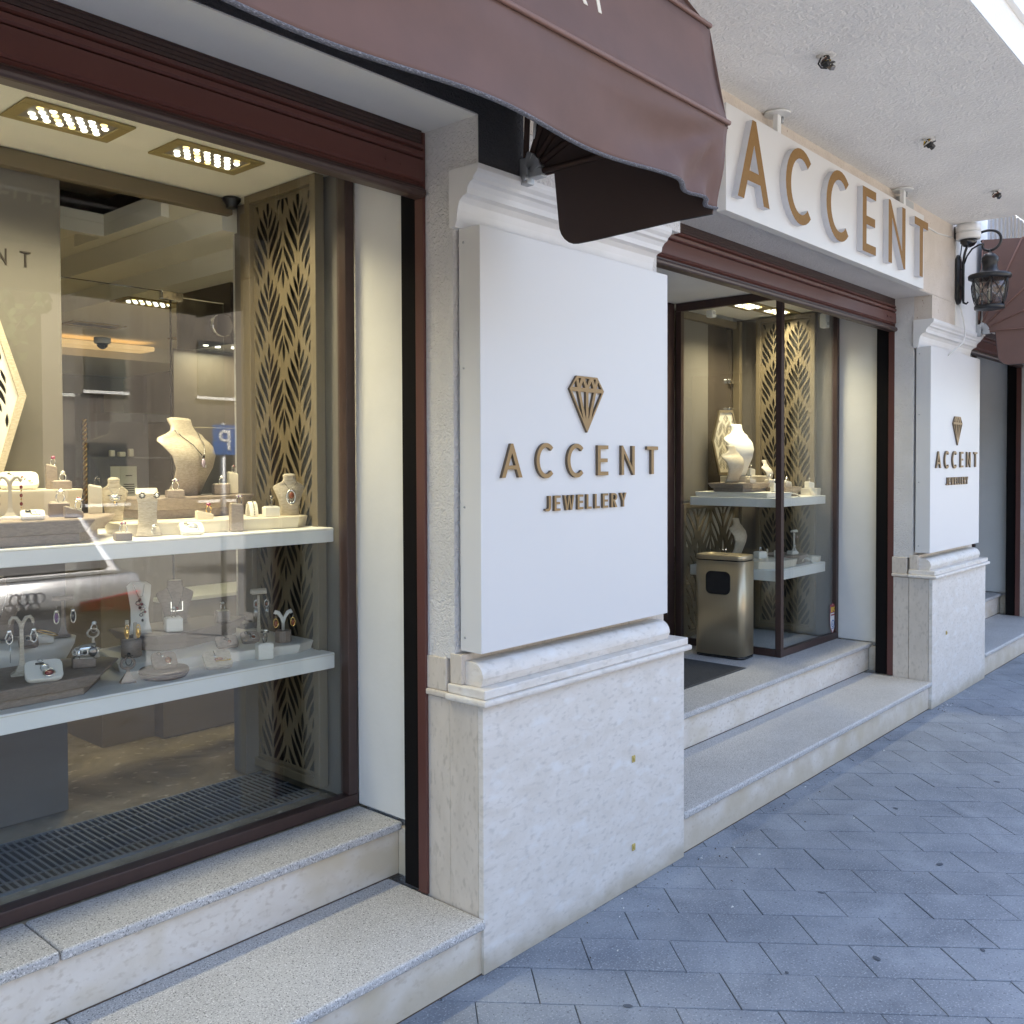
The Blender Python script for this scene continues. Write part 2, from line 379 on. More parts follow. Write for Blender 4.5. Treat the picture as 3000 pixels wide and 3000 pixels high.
def diamond_loops(w, h):
    S = [[(.20, 1), (.80, 1), (1, .76), (.5, 0), (0, .76)]]
    def inset(tri, d):
        c = (sum(p[0]*w for p in tri)/3, sum(p[1]*h for p in tri)/3); out = []
        n = len(tri); P = [(p[0]*w, p[1]*h) for p in tri]
        ar = sum(P[i][0]*P[(i+1) % n][1]-P[(i+1) % n][0]*P[i][1] for i in range(n))
        if ar < 0: P = P[::-1]
        L = []
        for i in range(n):
            a, b = Vector(P[i]), Vector(P[(i+1) % n]); t_ = (b-a).normalized(); nn = Vector((-t_.y, t_.x)); L.append((a+nn*d, t_))
        for i in range(n):
            (p, u), (q, v) = L[i-1], L[i]; dd = u.x*v.y-u.y*v.x
            k = ((q.x-p.x)*v.y-(q.y-p.y)*v.x)/dd; out.append((p.x+u.x*k, p.y+u.y*k))
        ar2 = sum(out[i][0]*out[(i+1) % n][1]-out[(i+1) % n][0]*out[i][1] for i in range(n))
        return out if ar2 > 1e-7 else None
    d = w*.036; top = [.20, .40, .60, .80]; mid = [0, .27, .5, .73, 1]
    holes = []
    tp = [.27, .5, .73]; bt = [.0, .26, .5, .74, 1.0]
    up = [.2, .35, .5, .65, .8]
    for tri in ([(0, .76), (.2, 1), (.26, .76)], [(.26, .76), (.38, 1), (.5, .76)], [(.5, .76), (.62, 1), (.74, .76)], [(.74, .76), (.8, 1), (1, .76)],
                [(.2, 1), (.38, 1), (.26, .76)], [(.38, 1), (.62, 1), (.5, .76)], [(.62, 1), (.8, 1), (.74, .76)],
                [(0, .76), (.26, .76), (.5, 0)], [(.26, .76), (.5, .76), (.5, 0)], [(.5, .76), (.74, .76), (.5, 0)], [(.74, .76), (1, .76), (.5, 0)]):
        r = inset(tri, d)
        if r: holes.append(r)
    return [[(p[0]*w, p[1]*h) for p in S[0]]]+holes
# ---------------------------------------------------------------- pavement
PAV = struct('pavement')
UX, UY = .620, -.785; VX, VY = .785, .620
def paver_poly(k, i):
    """row k, stone i of the diagonal paving, clipped in front of the shop"""
    ph = .2115+.1477*k+.0115*k; t0, t1 = 2.756+.196*k, 2.756+.196*k+.196
    s0 = ph+.2955*i; s1 = s0+.2955; g = .0016
    pts = [(s0+g, t0+g), (s1-g, t0+g), (s1-g-.034, t1-g), (s0+g-.034, t1-g)]
    P = [(UX*s+VX*t, UY*s+VY*t) for s, t in pts]; out = []
    lim = 2.040
    for a in range(4):
        p, q = P[a-1], P[a]
        if (p[1] <= lim) != (q[1] <= lim):
            f = (lim-p[1])/(q[1]-p[1]); out.append((p[0]+f*(q[0]-p[0]), lim))
        if q[1] <= lim: out.append(q)
    return out
cand = []; rest = MB()
for k in range(-22, 60):
    for i in range(-14, 34):
        P = paver_poly(k, i)
        if len(P) < 3: continue
        cx = sum(p[0] for p in P)/len(P); cy = sum(p[1] for p in P)/len(P)
        if cy < -1.0 or cx < -4 or cx > 16: continue
        vis = any((q := proj((x, y, 0))) and -90 < q[0] < 3090 and -60 < q[1] < 3120 for x, y in P)
        cand.append((0 if vis and cx < 11 else 1, math.hypot(cx, cy), P))
cand.sort(key=lambda c: (c[0], c[1]))
n_ind = 0
for vis, d_, P in cand:
    z = random.uniform(-.0012, .0012); tl = [random.uniform(-.0006, .0006) for _ in P]
    if vis == 0 and n_ind < 300:
        cx = sum(p[0] for p in P)/len(P); cy = sum(p[1] for p in P)/len(P); b = MB()
        n = len(P)
        b.loft([[(x-cx, y-cy, -.03) for x, y in P], [(x-cx, y-cy, z+tl[j]-.0015) for j, (x, y) in enumerate(P)],
                [((x-cx)*.988, (y-cy)*.988, z+tl[j]) for j, (x, y) in enumerate(P)]], True, 0, False)
        b.build('paver', 'paver_stone', PAV, loc=(cx, cy, 0)); n_ind += 1
    else:
        rest.loft([[(x, y, -.03) for x, y in P], [(x, y, z) for x, y in P]], True, 0, False)
tag(rest.build('paver_field', 'paver_stone', PAV), kind='stuff')
MB().box(-8, -1.2, -.12, 40, 2.4, -.012).build('joint_bed', 'paver_joint', PAV)
MB().box(-8, -1.35, -.12, 40, -1.205, .0).build('kerb', 'granite', PAV)
tag(MB().box(-60, -60, -.3, 90, -1.36, -.13).build('road', 'pale_concrete'), kind='structure')  # unseen; kept pale to throw sunlight up under the slab
tag(MB().box(-120, -120, -.6, 160, 160, -.32).build('ground', 'pale_concrete'), kind='structure')
# marks lying on the paving
for x, y, r in ((2.03, 1.35, .010), (2.42, .98, .011), (2.60, .80, .012), (2.27, 1.57, .013), (1.83, 1.62, .018), (1.98, 1.43, .008), (3.02, 1.12, .013), (3.35, 1.45, .011), (3.9, 1.2, .014), (2.75, 1.30, .007), (4.4, 1.55, .012), (3.3, .88, .010), (5.1, 1.3, .014), (2.35, 1.25, .009)):
    b = MB(); n = 10
    b.loft([[(r*(1+.3*random.random())*math.cos(a*.628), .6*r*(1+.3*random.random())*math.sin(a*.628), z) for a in range(n)] for z in (.0016, .0024)], True, 0, False)
    o = b.build('gum_stain', 'stain', PAV, loc=(x, y, 0)); o.rotation_euler.z = random.random()*3
deb = MB(); rnd = random.Random(3)
for i in range(150):
    x = rnd.choice((rnd.uniform(2.1, 8), rnd.uniform(3.3, 6.4), rnd.uniform(6.2, 6.6), rnd.uniform(2.6, 4.6))); y = 1.99-abs(rnd.gauss(0, .05 if i % 3 else .40)); s_ = rnd.uniform(.002, .008)
    a = rnd.random()*6.28; c_, s2 = math.cos(a), math.sin(a)
    deb.add([(x-s_*c_, y-s_*s2, .002), (x+s_*.4*s2, y-s_*.4*c_, .003+s_*.4), (x+s_*c_, y+s_*s2, .002), (x-s_*.4*s2, y+s_*.4*c_, .003)], [(0, 1, 2), (0, 2, 3)], 0 if rnd.random() < .6 else 1)
o = deb.build('litter', ['debris', 'paper']); tag(o, 'dry leaf crumbs and pale specks swept along the wall foot', 'litter', kind='stuff')
# ---------------------------------------------------------------- the building
BLD = thing('shop_building', 'cream rendered jewellery shop front with stone piers and display windows', 'building', (3, 2, 0))
class W(MB):                                   # world-space parts of the building (its Empty stands at 3,2,0)
    def build(s, name, mats, parent=None, bevel=0, seg=2, par2=None):
        p = par2 or parent or BLD; ox = Vector((3, 2, 0))
        s.v = [tuple(Vector(v)-ox) for v in s.v]
        return MB.build(s, name, mats, p, bevel, seg)
PIERS = ((2.117, 3.29), (6.335, 7.505), (9.56, 10.75))
def pier(xl, xr, core, first):
    body = W().box(xl, 2.131, .975, xr, 2.262, 2.6765).box(core, 2.374, .0, xr-.03, 3.5, 2.70).box(xl+.09, 2.262, 0, xr-.09, 2.374, 2.70)
    p = body.build('pier', 'stucco_white')
    # lower stone cladding: side slabs and front slab with a shallow joint between
    W().box(xl, 2.155, 0, xr, 2.262, .843).build('side_slab', 'limestone_side', par2=p, bevel=.002)
    W().box(xl-.003, 2.027, 0, xr+.003, 2.152, .843).build('side_slab', 'limestone_side', par2=p, bevel=.002)
    W().box(xl-.005, 2.003, 0, xr+.005, 2.025, .845).build('front_slab', 'limestone_front', par2=p, bevel=.002)
    W().box(xl-.006, 2.165, .868, xr+.006, 2.262, .975).build('neck_stone', 'limestone_side', par2=p, bevel=.003)
    W().box(xl-.012, 2.156, .846, xr+.012, 2.264, .867).build('cap_moulding', 'limestone_side', par2=p, bevel=.006)
    c = W().box(xl-.024, 1.975, .8465, xr+.024, 2.155, .8675).build('cap_moulding', 'limestone_front', par2=p, bevel=.007)
    W().box(xl-.012, 1.988, .868, xr+.012, 2.154, .897).build('cap_moulding', 'limestone_front', par2=p, bevel=.004)
    W().box(xl-.002, 2.098, .898, xr+.002, 2.150, .993).build('back_stone', 'limestone_side', par2=p, bevel=.002)
    prof = [(2.097, .898), (2.03, .898)]+[(2.065-.045*math.cos(a)*1.0, .925+.047*math.sin(a)) for a in [i*math.pi/2/8 for i in range(9)]]+[(2.097, .972)]
    W().extr(prof, 'x', xl+.014, xr-.075).build('torus_moulding', 'limestone_front', par2=p)
    pr = [(2.13, 2.343), (2.104, 2.343), (2.096, 2.362), (2.092, 2.395), (2.086, 2.418), (2.070, 2.432), (2.052, 2.438), (2.049, 2.456), (2.038, 2.470), (2.026, 2.476), (2.022, 2.486),
          (2.010, 2.496), (2.004, 2.506), (2.004, 2.522), (2.13, 2.522)]
    W().extr(pr, 'x', xl-.016, xr-.085).build('cornice', 'moulding_white', par2=p)
    W().box(xl, 2.019, 2.523, xr, 2.1305, 2.676).build('pier_head', 'stucco_white' if first else 'stucco_beige', par2=p)
    if first: W().box(xl+.002, 2.0165, 2.523, 2.33, 2.0188, 2.6768).build('shade_strip', 'stucco_shaded', par2=p)  # thin slab carrying the awning's shade as colour
    return p
for i, (a, b) in enumerate(PIERS): pier(a, b, (2.185, 6.455, 9.685)[i], i == 0)
# beam over the openings: dark colour stands for the first awning's shade, pale soffit
W().box(-3.2, 2.017, 2.678, 2.330, 2.36, 3.20).build('beam', ['stucco_shaded'])
W().box(-3.2, 2.021, 2.674, 2.117, 2.26, 2.678).build('soffit_strip', 'plaster_smooth')
W().box(2.331, 2.017, 2.6772, 6.80, 2.36, 3.20).build('beam', 'stucco_beige')
W().box(3.29, 2.021, 2.6735, 6.335, 2.26, 2.677).build('soffit_strip', 'stucco_white')
W().box(6.801, 2.015, 2.525, 7.505, 2.36, 3.20).build('beam', 'render_white')
W().box(7.506, 2.017, 2.677, 22, 2.36, 3.20).build('beam', 'render_white')
# balcony slab
W().box(-4, 1.005, 3.19, 6.735, 2.40, 3.40).build('balcony_slab', 'stucco_soffit')
W().box(-4, .998, 3.191, 6.737, 1.0045, 3.345).build('fascia', 'fascia_white')
W().box(-4, .975, 3.346, 6.76, 1.30, 3.46).build('fascia_coping', 'render_white')
# storeys above and body behind: what shades the street
W().box(-9, 2.42, 3.201, 28, 12, 4.7).build('upper_storeys', 'render_white')
W().box(-9, 9.2, -.1, 28, 9.4, 3.2).build('rear_wall', 'interior_cream')
W().box(-3.4, 2.3, -.1, -3.2, 9.2, 3.2).build('side_wall', 'interior_cream')
W().box(10.75, 2.02, -.1, 28, 2.3, 3.2).build('far_front_wall', 'render_white')
# neighbour's balcony with louvred railing beyond the slab
nb = W().box(7.55, 1.05, 3.55, 16, 2.0, 3.75).build('far_balcony', 'render_white')
W().box(7.55, 1.0, 3.42, 16, 1.049, 3.95).build('far_fascia', 'fascia_white', par2=nb)
for i in range(34):
    W().box(7.53+i*.11, 1.996, 3.02, 7.59+i*.11, 2.012, 3.54).build('louvre_slat', 'slat_grey', par2=nb)
# reveals
for (x0, x1) in ((2.157, 2.25), (6.43, 6.52), (9.66, 9.75)):
    W().box(x0, 2.376, .372, x1, 2.668, 2.70).build('reveal', 'plaster_smooth', bevel=.004)
    W().box(x0-.004, 2.372, .18, x1, 2.447, .345).build('reveal_skirting', 'limestone_riser', bevel=.002)
for x1 in (3.29, 7.505):
    W().box(x1-.12, 2.376, .372, x1-.03, 2.668, 2.70).build('reveal', 'plaster_smooth', bevel=.004)
# recess ceiling of the door bay, threshold floor below
W().box(3.2, 2.361, 2.68, 5.53, 3.5, 2.72).build('recess_ceiling', 'plaster_smooth')
# upstairs steps -------------------------------------------------
for bay, (x0, x1, joints) in enumerate(((-2.4, 2.112, (-.35, 1.02)), (3.297, 6.329, ()), (7.512, 9.555, ()))):
    ST = struct('front_steps'); y0 = 2.008 if bay == 0 else 2.016
    e = 2.158 if bay == 0 else (6.425 if bay == 1 else 9.655)
    MB().box(x0, y0+.006, 0, x1, 2.447, .148).build('riser', 'limestone_riser', ST)
    MB().box(x0-.05, 2.448, .182, e-.004, 2.60, .338).build('riser', 'limestone_riser', ST)
    MB().box(x0-.03, 2.4455, .1795, e-.01, 2.4478, .1835).box(x0, y0+.0045, .0, x1, y0+.0058, .004).build('dirt_joint', 'debris', ST)
    cuts = [x0]+[c for c in joints]+[x1]
    for a, b in zip(cuts[:-1], cuts[1:]):
        MB().box(a+.0015, y0-.018, .150, b-.0015, 2.52, .180).build('tread_slab', 'granite', ST, bevel=.009, seg=3)
    cuts = [x0-.05]+[c-.02 for c in joints]+[e-.005]
    for a, b in zip(cuts[:-1], cuts[1:]):
        MB().box(a+.0015, 2.423, .340, b-.0015, 2.66 if bay != 1 else 3.5, .370).build('tread_slab', 'granite', ST, bevel=.009, seg=3)
tag(MB().box(-3.2, 2.655, .2, 12, 9.2, .366).build('shop_floor', 'marble'), kind='structure')
# ---------------------------------------------------------------- roller shutters
def shutter(x0, x1, label, rail=True):
    y = 2.235; t = thing('roller_shutter', label, 'roller shutter', ((x0+x1)/2, y, 2.46)); h = (x1-x0)/2
    def prof(pts): return [(a, b) for a, b in pts]
    def arc(c, r, a0, a1, n=6): return [(c[0]-r*math.cos(math.radians(a0+(a1-a0)*i/n)), c[1]+r*math.sin(math.radians(a0+(a1-a0)*i/n))) for i in range(n+1)]
    MB().extr([(.05, 0), (.012, 0)]+arc((.012, .014), .014, -90, 90)+[(.012, .034), (.05, .034)], 'x', -h, h).build('bottom_bar', 'frame_brown', t)
    MB().extr([(.05, .037), (.018, .037), (.008, .043), (.014, .049), (.006, .055), (.008, .118), (.018, .122), (.05, .122)], 'x', -h, h-.004).build('slat', 'shutter_brown', t)
    MB().extr([(.05, .125), (.014, .125), (.006, .131), (.004, .144), (.016, .149), (.05, .149)], 'x', -h, h-.004).build('slat', 'shutter_brown', t)
    MB().extr([(.05, .152), (.014, .152), (.006, .156), (.010, .168), (.02, .171), (.05, .171)], 'x', -h, h-.004).build('slat', 'shutter_brown', t)
    b = MB()
    for i in range(7): b.box(-h, .014+.002*(i % 2), .1725+i*.006, h-.004, .05, .1775+i*.006)
    b.build('ribbed_roll', 'frame_brown', t)
    for dx in (.10, .16): MB().lathe([(.0001, -.004), (.005, -.003), (.006, .001)], n=10).xf(Matrix.Translation((h-dx, .004, .085)) @ Matrix.Rotation(math.radians(90), 4, 'X')).build('rivet', 'shutter_brown', t)
    # guide rail standing in the slot beside the pier
    g = MB().box(h+.004, .018, -2.278, h+.016, .058, .212)
    g.build('guide_rail', 'shutter_brown', t, bevel=.002)
    MB().box(h+.018, .0645, -2.278, h+.056, .140, .20).build('guide_slot', 'black_gap', t)
shutter(-2.4, 2.100, 'dark brown roller shutter box over the jewellery window')
shutter(3.32, 6.330, 'red brown roller shutter pulled up over the shop entrance')
shutter(7.52, 9.535, 'brown roller shutter behind the far awning flap')
# ---------------------------------------------------------------- windows
def pane(x0, y0, z0, x1, y1, z1, par, name='pane'):
    return W().box(x0, y0, z0, x1, y1, z1).build(name, 'glass', par2=par)
win = W().box(-1.0, 2.662, .371, 2.152, 2.715, .412).build('window', 'frame_brown', bevel=.003)
W().box(2.112, 2.664, .413, 2.152, 2.714, 2.70).build('frame', 'frame_brown', par2=win, bevel=.003)
W().box(-1.0, 2.664, 2.64, 2.111, 2.714, 2.70).build('frame', 'frame_brown', par2=win)
W().box(-1.0, 2.722, .367, 2.11, 2.80, .374).build('sill_slab', 'granite', par2=win)
pane(-1.0, 2.684, .41, 2.113, 2.692, 2.65, win)
# corner showcase of the door bay
win2 = W().box(5.535, 2.664, .3712, 6.43, 2.700, .415).build('window', 'frame_brown', bevel=.003)
for q in ((5.535, 2.701, .3712, 5.570, 3.43, .415), (5.533, 2.662, .416, 5.572, 2.702, 2.70), (6.392, 2.664, .416, 6.428, 2.702, 2.70),
          (5.535, 3.39, .416, 5.572, 3.43, 2.625), (5.535, 2.703, 2.626, 5.570, 3.43, 2.68), (5.574, 2.664, 2.64, 6.391, 2.70, 2.70),
          (5.44, 3.44, .3712, 5.534, 3.49, 2.68)):
    W().box(*q).build('frame', 'frame_brown', par2=win2, bevel=.002)
pane(5.572, 2.679, .41, 6.393, 2.687, 2.66, win2); pane(5.549, 2.70, .41, 5.557, 3.39, 2.64, win2)
dw = W().box(3.3, 3.44, .372, 3.40, 3.49, 2.68).build('shop_door', 'frame_brown')
W().box(3.41, 3.45, .372, 5.435, 3.458, 2.66).build('pane', 'glass', par2=dw)
W().box(4.38, 3.44, .372, 4.46, 3.49, 2.68).build('frame', 'frame_brown', par2=dw)
win3 = W().box(7.52, 2.664, .3712, 9.655, 2.70, .415).build('window', 'frame_brown')
W().box(9.61, 2.664, .416, 9.653, 2.70, 2.7).build('frame', 'frame_brown', par2=win3)
pane(7.52, 2.679, .41, 9.615, 2.687, 2.66, win3)
W().box(7.52, 3.3, .37, 9.7, 3.34, 2.7).build('inner_partition', 'vitrine_wall')
# ---------------------------------------------------------------- shop interior (setting)
def setting(name, mb, m): return tag(mb.build(name, m), kind='structure')
setting('showcase_ceiling', MB().box(-1.2, 2.72, 2.665, 2.186, 3.40, 2.70), 'ceiling_cream')
setting('showcase_ceiling', MB().box(5.572, 2.701, 2.6655, 6.45, 3.40, 2.70), 'ceiling_cream')
setting('inner_wall', MB().box(2.168, 2.716, .371, 2.184, 3.46, 2.664), 'vitrine_wall')
setting('inner_wall', MB().box(6.434, 2.701, .371, 6.452, 3.46, 2.664), 'vitrine_wall')
# ceiling of the shop with a coffer and stepped soffits
cz = 2.66
setting('ceiling', MB().box(-3.2, 3.441, cz, 1.40, 9.2, cz+.04).box(1.4005, 3.441, cz+.0003, 1.92, 3.60, cz+.04).box(1.4005, 4.10, cz+.0003, 1.92, 9.2, cz+.04).box(1.921, 3.441, cz-.0, 2.10, 9.2, cz+.04), 'ceiling_cream')
setting('ceiling_coffer', MB().box(1.39, 3.59, cz+.11, 1.93, 4.11, cz+.14), 'coffer_dark')
setting('ceiling_coffer', MB().box(1.921, 3.60, cz-.055, 1.955, 4.4, cz-.0005).box(1.40, 4.101, cz-.055, 1.9205, 4.14, cz-.0005), 'ceiling_cream')
setting('bulkhead', MB().box(2.10, 3.441, 2.555, 3.6, 9.2, 2.6595).box(2.30, 3.60, 2.46, 3.6, 9.2, 2.5545), 'ceiling_cream')
setting('soffit', MB().box(1.2, 5.6, 2.40, 2.299, 6.2, 2.5545), 'ceiling_cream')
setting('soffit', MB().box(1.0, 6.6, 2.36, 3.89, 7.99, 2.4595), 'ceiling_cream')
setting('cove_strip', MB().box(2.55, 6.30, 2.40, 3.3, 6.5, 2.43), 'cove_glow')
setting('inner_wall', MB().box(2.755, 3.501, .371, 2.90, 4.9, 2.459), 'olive_wall')
setting('back_wall', MB().box(-3.0, 8.0, .367, 9.0, 8.1, 2.9), 'olive_wall')
setting('inner_wall', MB().box(3.9, 4.9, .367, 4.0, 8.0, 2.9), 'olive_wall')
setting('ceiling', MB().box(2.901, 3.501, 2.66, 12, 9.2, 2.70), 'ceiling_cream')
# black door with twisted brass pull
t = thing('inner_door', 'black panelled door with a long twisted brass pull at the back of the shop', 'door', (3.09, 7.0, .37))
MB().box(-.17, 0, 0, .17, .05, 1.76).build('leaf', 'lattice_back', t)
MB().box(-.14, -.008, .1, .14, -.001, 1.68).build('panel', 'cabinet_dark', t)
b = MB(); n = 60
for ph in (0, math.pi):
    b.tube([(.011*math.cos(i*.9+ph), -.05+.011*math.sin(i*.9+ph), .95+i*.0105) for i in range(n)], .011, 6)
b.build('handle', 'gold', t)
# taupe partition with the shop's name, and the brass rail above it
t = thing('display_partition', 'taupe back board of the left showcase with dark lettering ending in N T', 'partition', (.3, 3.40, .372))
MB().box(-1.3, 0, 0, 1.137, .03, 2.235).build('board', 'partition_taupe', t, bevel=.002)
letters(t, [(c, .945-.3+dx-.60, .945-.3+dx-.60+wd, 1.908, 1.959) for c, dx, wd in (('A', .48, .042), ('C', .575, .036), ('C', .67, .036), ('E', .765, .025))]+[('N', .924, .957, 1.906, 1.960), ('T', .9995, 1.0345, 1.908, 1.960)], -.004, .004, ['letter_dark'], .10)
t = thing('brass_rail', 'brass rail running along the top back edge of the left showcase', 'rail', (0, 3.36, 2.60))
MB().box(-1.2, 0, 0, 2.10, .04, .062).build('bar', 'lattice_gold', t, bevel=.004)
MB().lathe([(.022, 0), (.022, .012), (.036, .03), (.036, .04)], (2.085, -.015, .022), 14).build('ceiling_cup', 'black_metal', t)
# brass stile and taupe post at the inner corner of the showcase
t = thing('corner_post', 'brass and taupe corner post beside the leaf screen of the left showcase', 'post', (2.12, 3.30, .372))
MB().box(-.052, -.045, 0, .040, .04, .60).build('plinth_panel', 'partition_taupe', t, bevel=.002)
MB().box(-.010, -.035, .601, .022, .03, 2.23).build('stile', 'lattice_gold', t, bevel=.003)
# ---------------------------------------------------------------- leaf screens
LEAF = ((.02, 0, .30, .315, .12), (.03, -.191, .57, .225, .165), (.06, -.399, .75, .118, .185), (.25, -.545, .93, -.050, .18), (.42, -.646, .955, -.247, .16), (.65, -.747, .965, -.449, .115))
def clip_z(P, z0, z1):
    for lim, sg in ((z0, 1), (z1, -1)):
        out = []
        for i in range(len(P)):
            a, b = P[i-1], P[i]; ia, ib = sg*(a[1]-lim) >= 0, sg*(b[1]-lim) >= 0
            if ia != ib: f = (lim-a[1])/(b[1]-a[1]); out.append((a[0]+f*(b[0]-a[0]), lim))
            if ib: out.append(b)
        P = out
        if len(P) < 3: return []
    return P
def leaf_loops(w, z0, z1, cols, per=2.88, inside=None, n=11, phase=.0, fat=.85):
    """palmette openings of the gilt screens: six leaves a side and a lens in every repeat"""
    hw = w/cols/2; P = per*hw; out = []
    def add(lp):
        lp = clip_z(lp, z0, z1); d = []
        for q in lp:
            if not d or math.hypot(q[0]-d[-1][0], q[1]-d[-1][1]) > 2e-5: d.append(q)
        if len(d) < 4: return
        ar = abs(sum(d[i-1][0]*d[i][1]-d[i][0]*d[i-1][1] for i in range(len(d))))/2
        if ar < hw*hw*.012 or (inside and not all(inside(*q) for q in d)): return
        out.append(d)
    k0 = int(z0/P)-2; k1 = int(z1/P)+3
    for c in range(cols):
        cx = hw*(2*c+1)
        for k in range(k0, k1):
            zk = (k+phase)*P
            for sg in (-1, 1):
                for ub, zb, ut, zt, W_ in LEAF:
                    lo, hi = [], []
                    for i in range(n+1):
                        t = i/n; u = ub+(ut-ub)*(t**1.1*.55+.45*(3*t*t-2*t**3)); z = zb+(zt-zb)*t; h_ = fat*W_*math.sin(math.pi*t)**.85
                        lo.append((cx+sg*hw*min(u+h_, .972), zk+z*P)); hi.append((cx+sg*hw*max(u-h_, .022 if ub < .2 else .06), zk+z*P))
                    add(lo+hi[-2:0:-1])
            for ox in ([0, hw] if c < cols-1 else [0]):
                add([(cx+ox-.10*hw*math.sin(math.pi*i/8), zk+P*(.16+.30*i/8)) for i in range(9)]+[(cx+ox+.10*hw*math.sin(math.pi*i/8), zk+P*(.16+.30*i/8)) for i in range(7, 0, -1)])
    return out
def screen(loc, width, height, label, rz, back=True, phase=.35):
    t = thing('leaf_screen', label, 'screen', loc, rz, 'gilt leaf screens in the showcases')
    fw = .034; iw = width-2*fw; ih = height-2*fw
    rim = [(0, 0), (iw, 0), (iw, ih), (0, ih)]
    def area(l): return abs(sum(l[i-1][0]*l[i][1]-l[i][0]*l[i-1][1] for i in range(len(l))))/2
    for k in range(12):                                   # widest leaves whose bars all stay whole
        lp = leaf_loops(iw, .012, ih-.012, 2, phase=phase, fat=1.-.03*k)
        want = iw*ih-sum(area(l) for l in lp); me = flat([rim]+lp, .0025, 'leaf_lattice', ['lattice_gold'])
        got = sum(p.area for p in me.polygons if p.normal.y < -.9)
        if abs(got-want) < .01*want: break
    link('leaf_lattice', me, t, (fw, .008, fw))
    for q in ((0, -.012, 0, fw-.0005, .028, height), (width-fw+.0005, -.012, 0, width, .028, height), (fw, -.012, 0, width-fw, .028, fw-.0005), (fw, -.012, height-fw+.0005, width-fw, .028, height)):
        MB().box(*q).build('frame_bar', 'lattice_gold', t, bevel=.002)
    if back: MB().box(.004, .029, .004, width-.004, .033, height-.004).build('back_panel', 'lattice_back', t)
    return t
screen((2.118, 3.29, .40), .46, 2.262, 'tall gilt leaf screen on the side of the left showcase', math.radians(-90))
screen((6.385, 3.27, .40), .45, 2.255, 'tall gilt leaf screen in the corner showcase behind the bin', math.radians(-90), phase=.5)
# ---------------------------------------------------------------- shelves and floor grille
def shelf(x0, x1, y0, y1, z, th, label):
    t = thing('display_shelf', label, 'shelf', ((x0+x1)/2, y0, z-th))
    h = (x1-x0)/2
    MB().box(-h, 0, 0, h, y1-y0, th).build('board', 'shelf_white', t, bevel=.003)
    MB().box(-h, -.0015, th-.008, h, -.0003, th-.006).build('edge_line', 'interior_cream', t)
    return t
shelf(-.9, 2.122, 2.755, 3.385, 1.371, .052, 'upper white shelf of the left showcase, crowded with jewellery')
shelf(-.9, 2.122, 2.755, 3.385, .916, .057, 'lower white shelf of the left showcase, set with jewellery')
shelf(5.605, 6.37, 2.735, 3.36, 1.372, .058, 'upper white shelf of the corner showcase with two pale busts')
shelf(5.605, 6.37, 2.735, 3.36, .908, .068, 'lower white shelf of the corner showcase behind the bin')
g = thing('floor_grille', 'dark metal floor grille along the inside of the left window', 'grille', (.7, 2.87, .3665))
MB().box(-1.5, 0, 0, 1.43, .375, .0006).build('trough', 'grille_dark', g)
for yy in (.07, .19, .31): MB().box(-1.5, yy, .0007, 1.43, yy+.006, .0045).build('cross_rod', 'grille_metal', g)
sl = MB().box(-.0035, 0, .0048, .0035, .372, .0085).mesh('slat', 'grille_metal')
for i in range(118):
    x = -1.2+i*.0222
    if x < 1.42: link('slat', sl, g, (x, .001, 0))
for yy in (-.0005, .3725): MB().box(-1.5, yy-.004, 0, 1.43, yy+.003, .0088).build('edge_strip', 'grille_metal', g)
# ---------------------------------------------------------------- light fittings
LAMP = .37
led_me = {}
for k in ('led_white', 'led_yellow'):
    led_me[k] = MB().lathe([(.0001, -.006), (.007, -.0052), (.0102, -.002), (.0105, 0)], n=12).mesh('lens', k)
def light(loc, label, power, sx=.33, sy=.20, rz=0., lit=True, col=(1, .88, .58)):
    t = thing('ceiling_light', label, 'ceiling light', loc, rz, 'recessed lamp panels')
    fw = .036
    for q in ((-sx/2, -sy/2, sx/2, -sy/2+fw), (-sx/2, sy/2-fw, sx/2, sy/2), (-sx/2, -sy/2+fw, -sx/2+fw, sy/2-fw), (sx/2-fw, -sy/2+fw, sx/2, sy/2-fw)):
        MB().box(q[0], q[1], -.007, q[2], q[3], .0).build('frame', 'led_frame', t, bevel=.002)
    MB().box(-sx/2+fw, -sy/2+fw, -.0025, sx/2-fw, sy/2-fw, -.0005).build('reflector', 'cabinet_taupe' if lit else 'coffer_dark', t)
    if not lit: return t
    n = 0
    for r in range(4):
        for c in range(6):
            x = -sx/2+fw+.024+c*(sx-2*fw-.048-.018)/5+(.018 if r % 2 else 0); y = -sy/2+fw+.018+r*(sy-2*fw-.036)/3
            k = 'led_yellow' if (c*2+r*3) % 5 == 0 else 'led_white'
            link('lens', led_me[k], t, (x, y, -.003)); n += 1
    ld = bpy.data.lights.new('lamp_light', 'AREA'); ld.shape = 'RECTANGLE'; ld.size = sx*.8; ld.size_y = sy*.7; ld.energy = power; ld.color = col; ld.spread = math.radians(125)
    ld.energy *= LAMP
    lo = bpy.data.objects.new('lamp_light', ld); COL.objects.link(lo); lo.parent = t; lo.location = (0, 0, -.014)
    return t
light((.85, 2.965, 2.664), 'lamp panel above the window at the picture edge, left of the two seen whole', 5)
light((1.285, 2.965, 2.664), 'lit lamp panel with white and yellow lenses nearer the picture edge', 5)
light((1.755, 2.965, 2.664), 'lit lamp panel with white and yellow lenses nearer the leaf screen', 5)
light((2.36+.10, 4.75, 2.459), 'lit lamp panel deep in the shop under the soffit', 6)
light((2.62, 5.75, 2.459), 'unlit lamp panel in the shop ceiling nearer the glass cabinet', 0, lit=False)
light((2.35, 6.9, 2.359), 'unlit lamp panel in the shop ceiling nearer the partition', 0, lit=False)
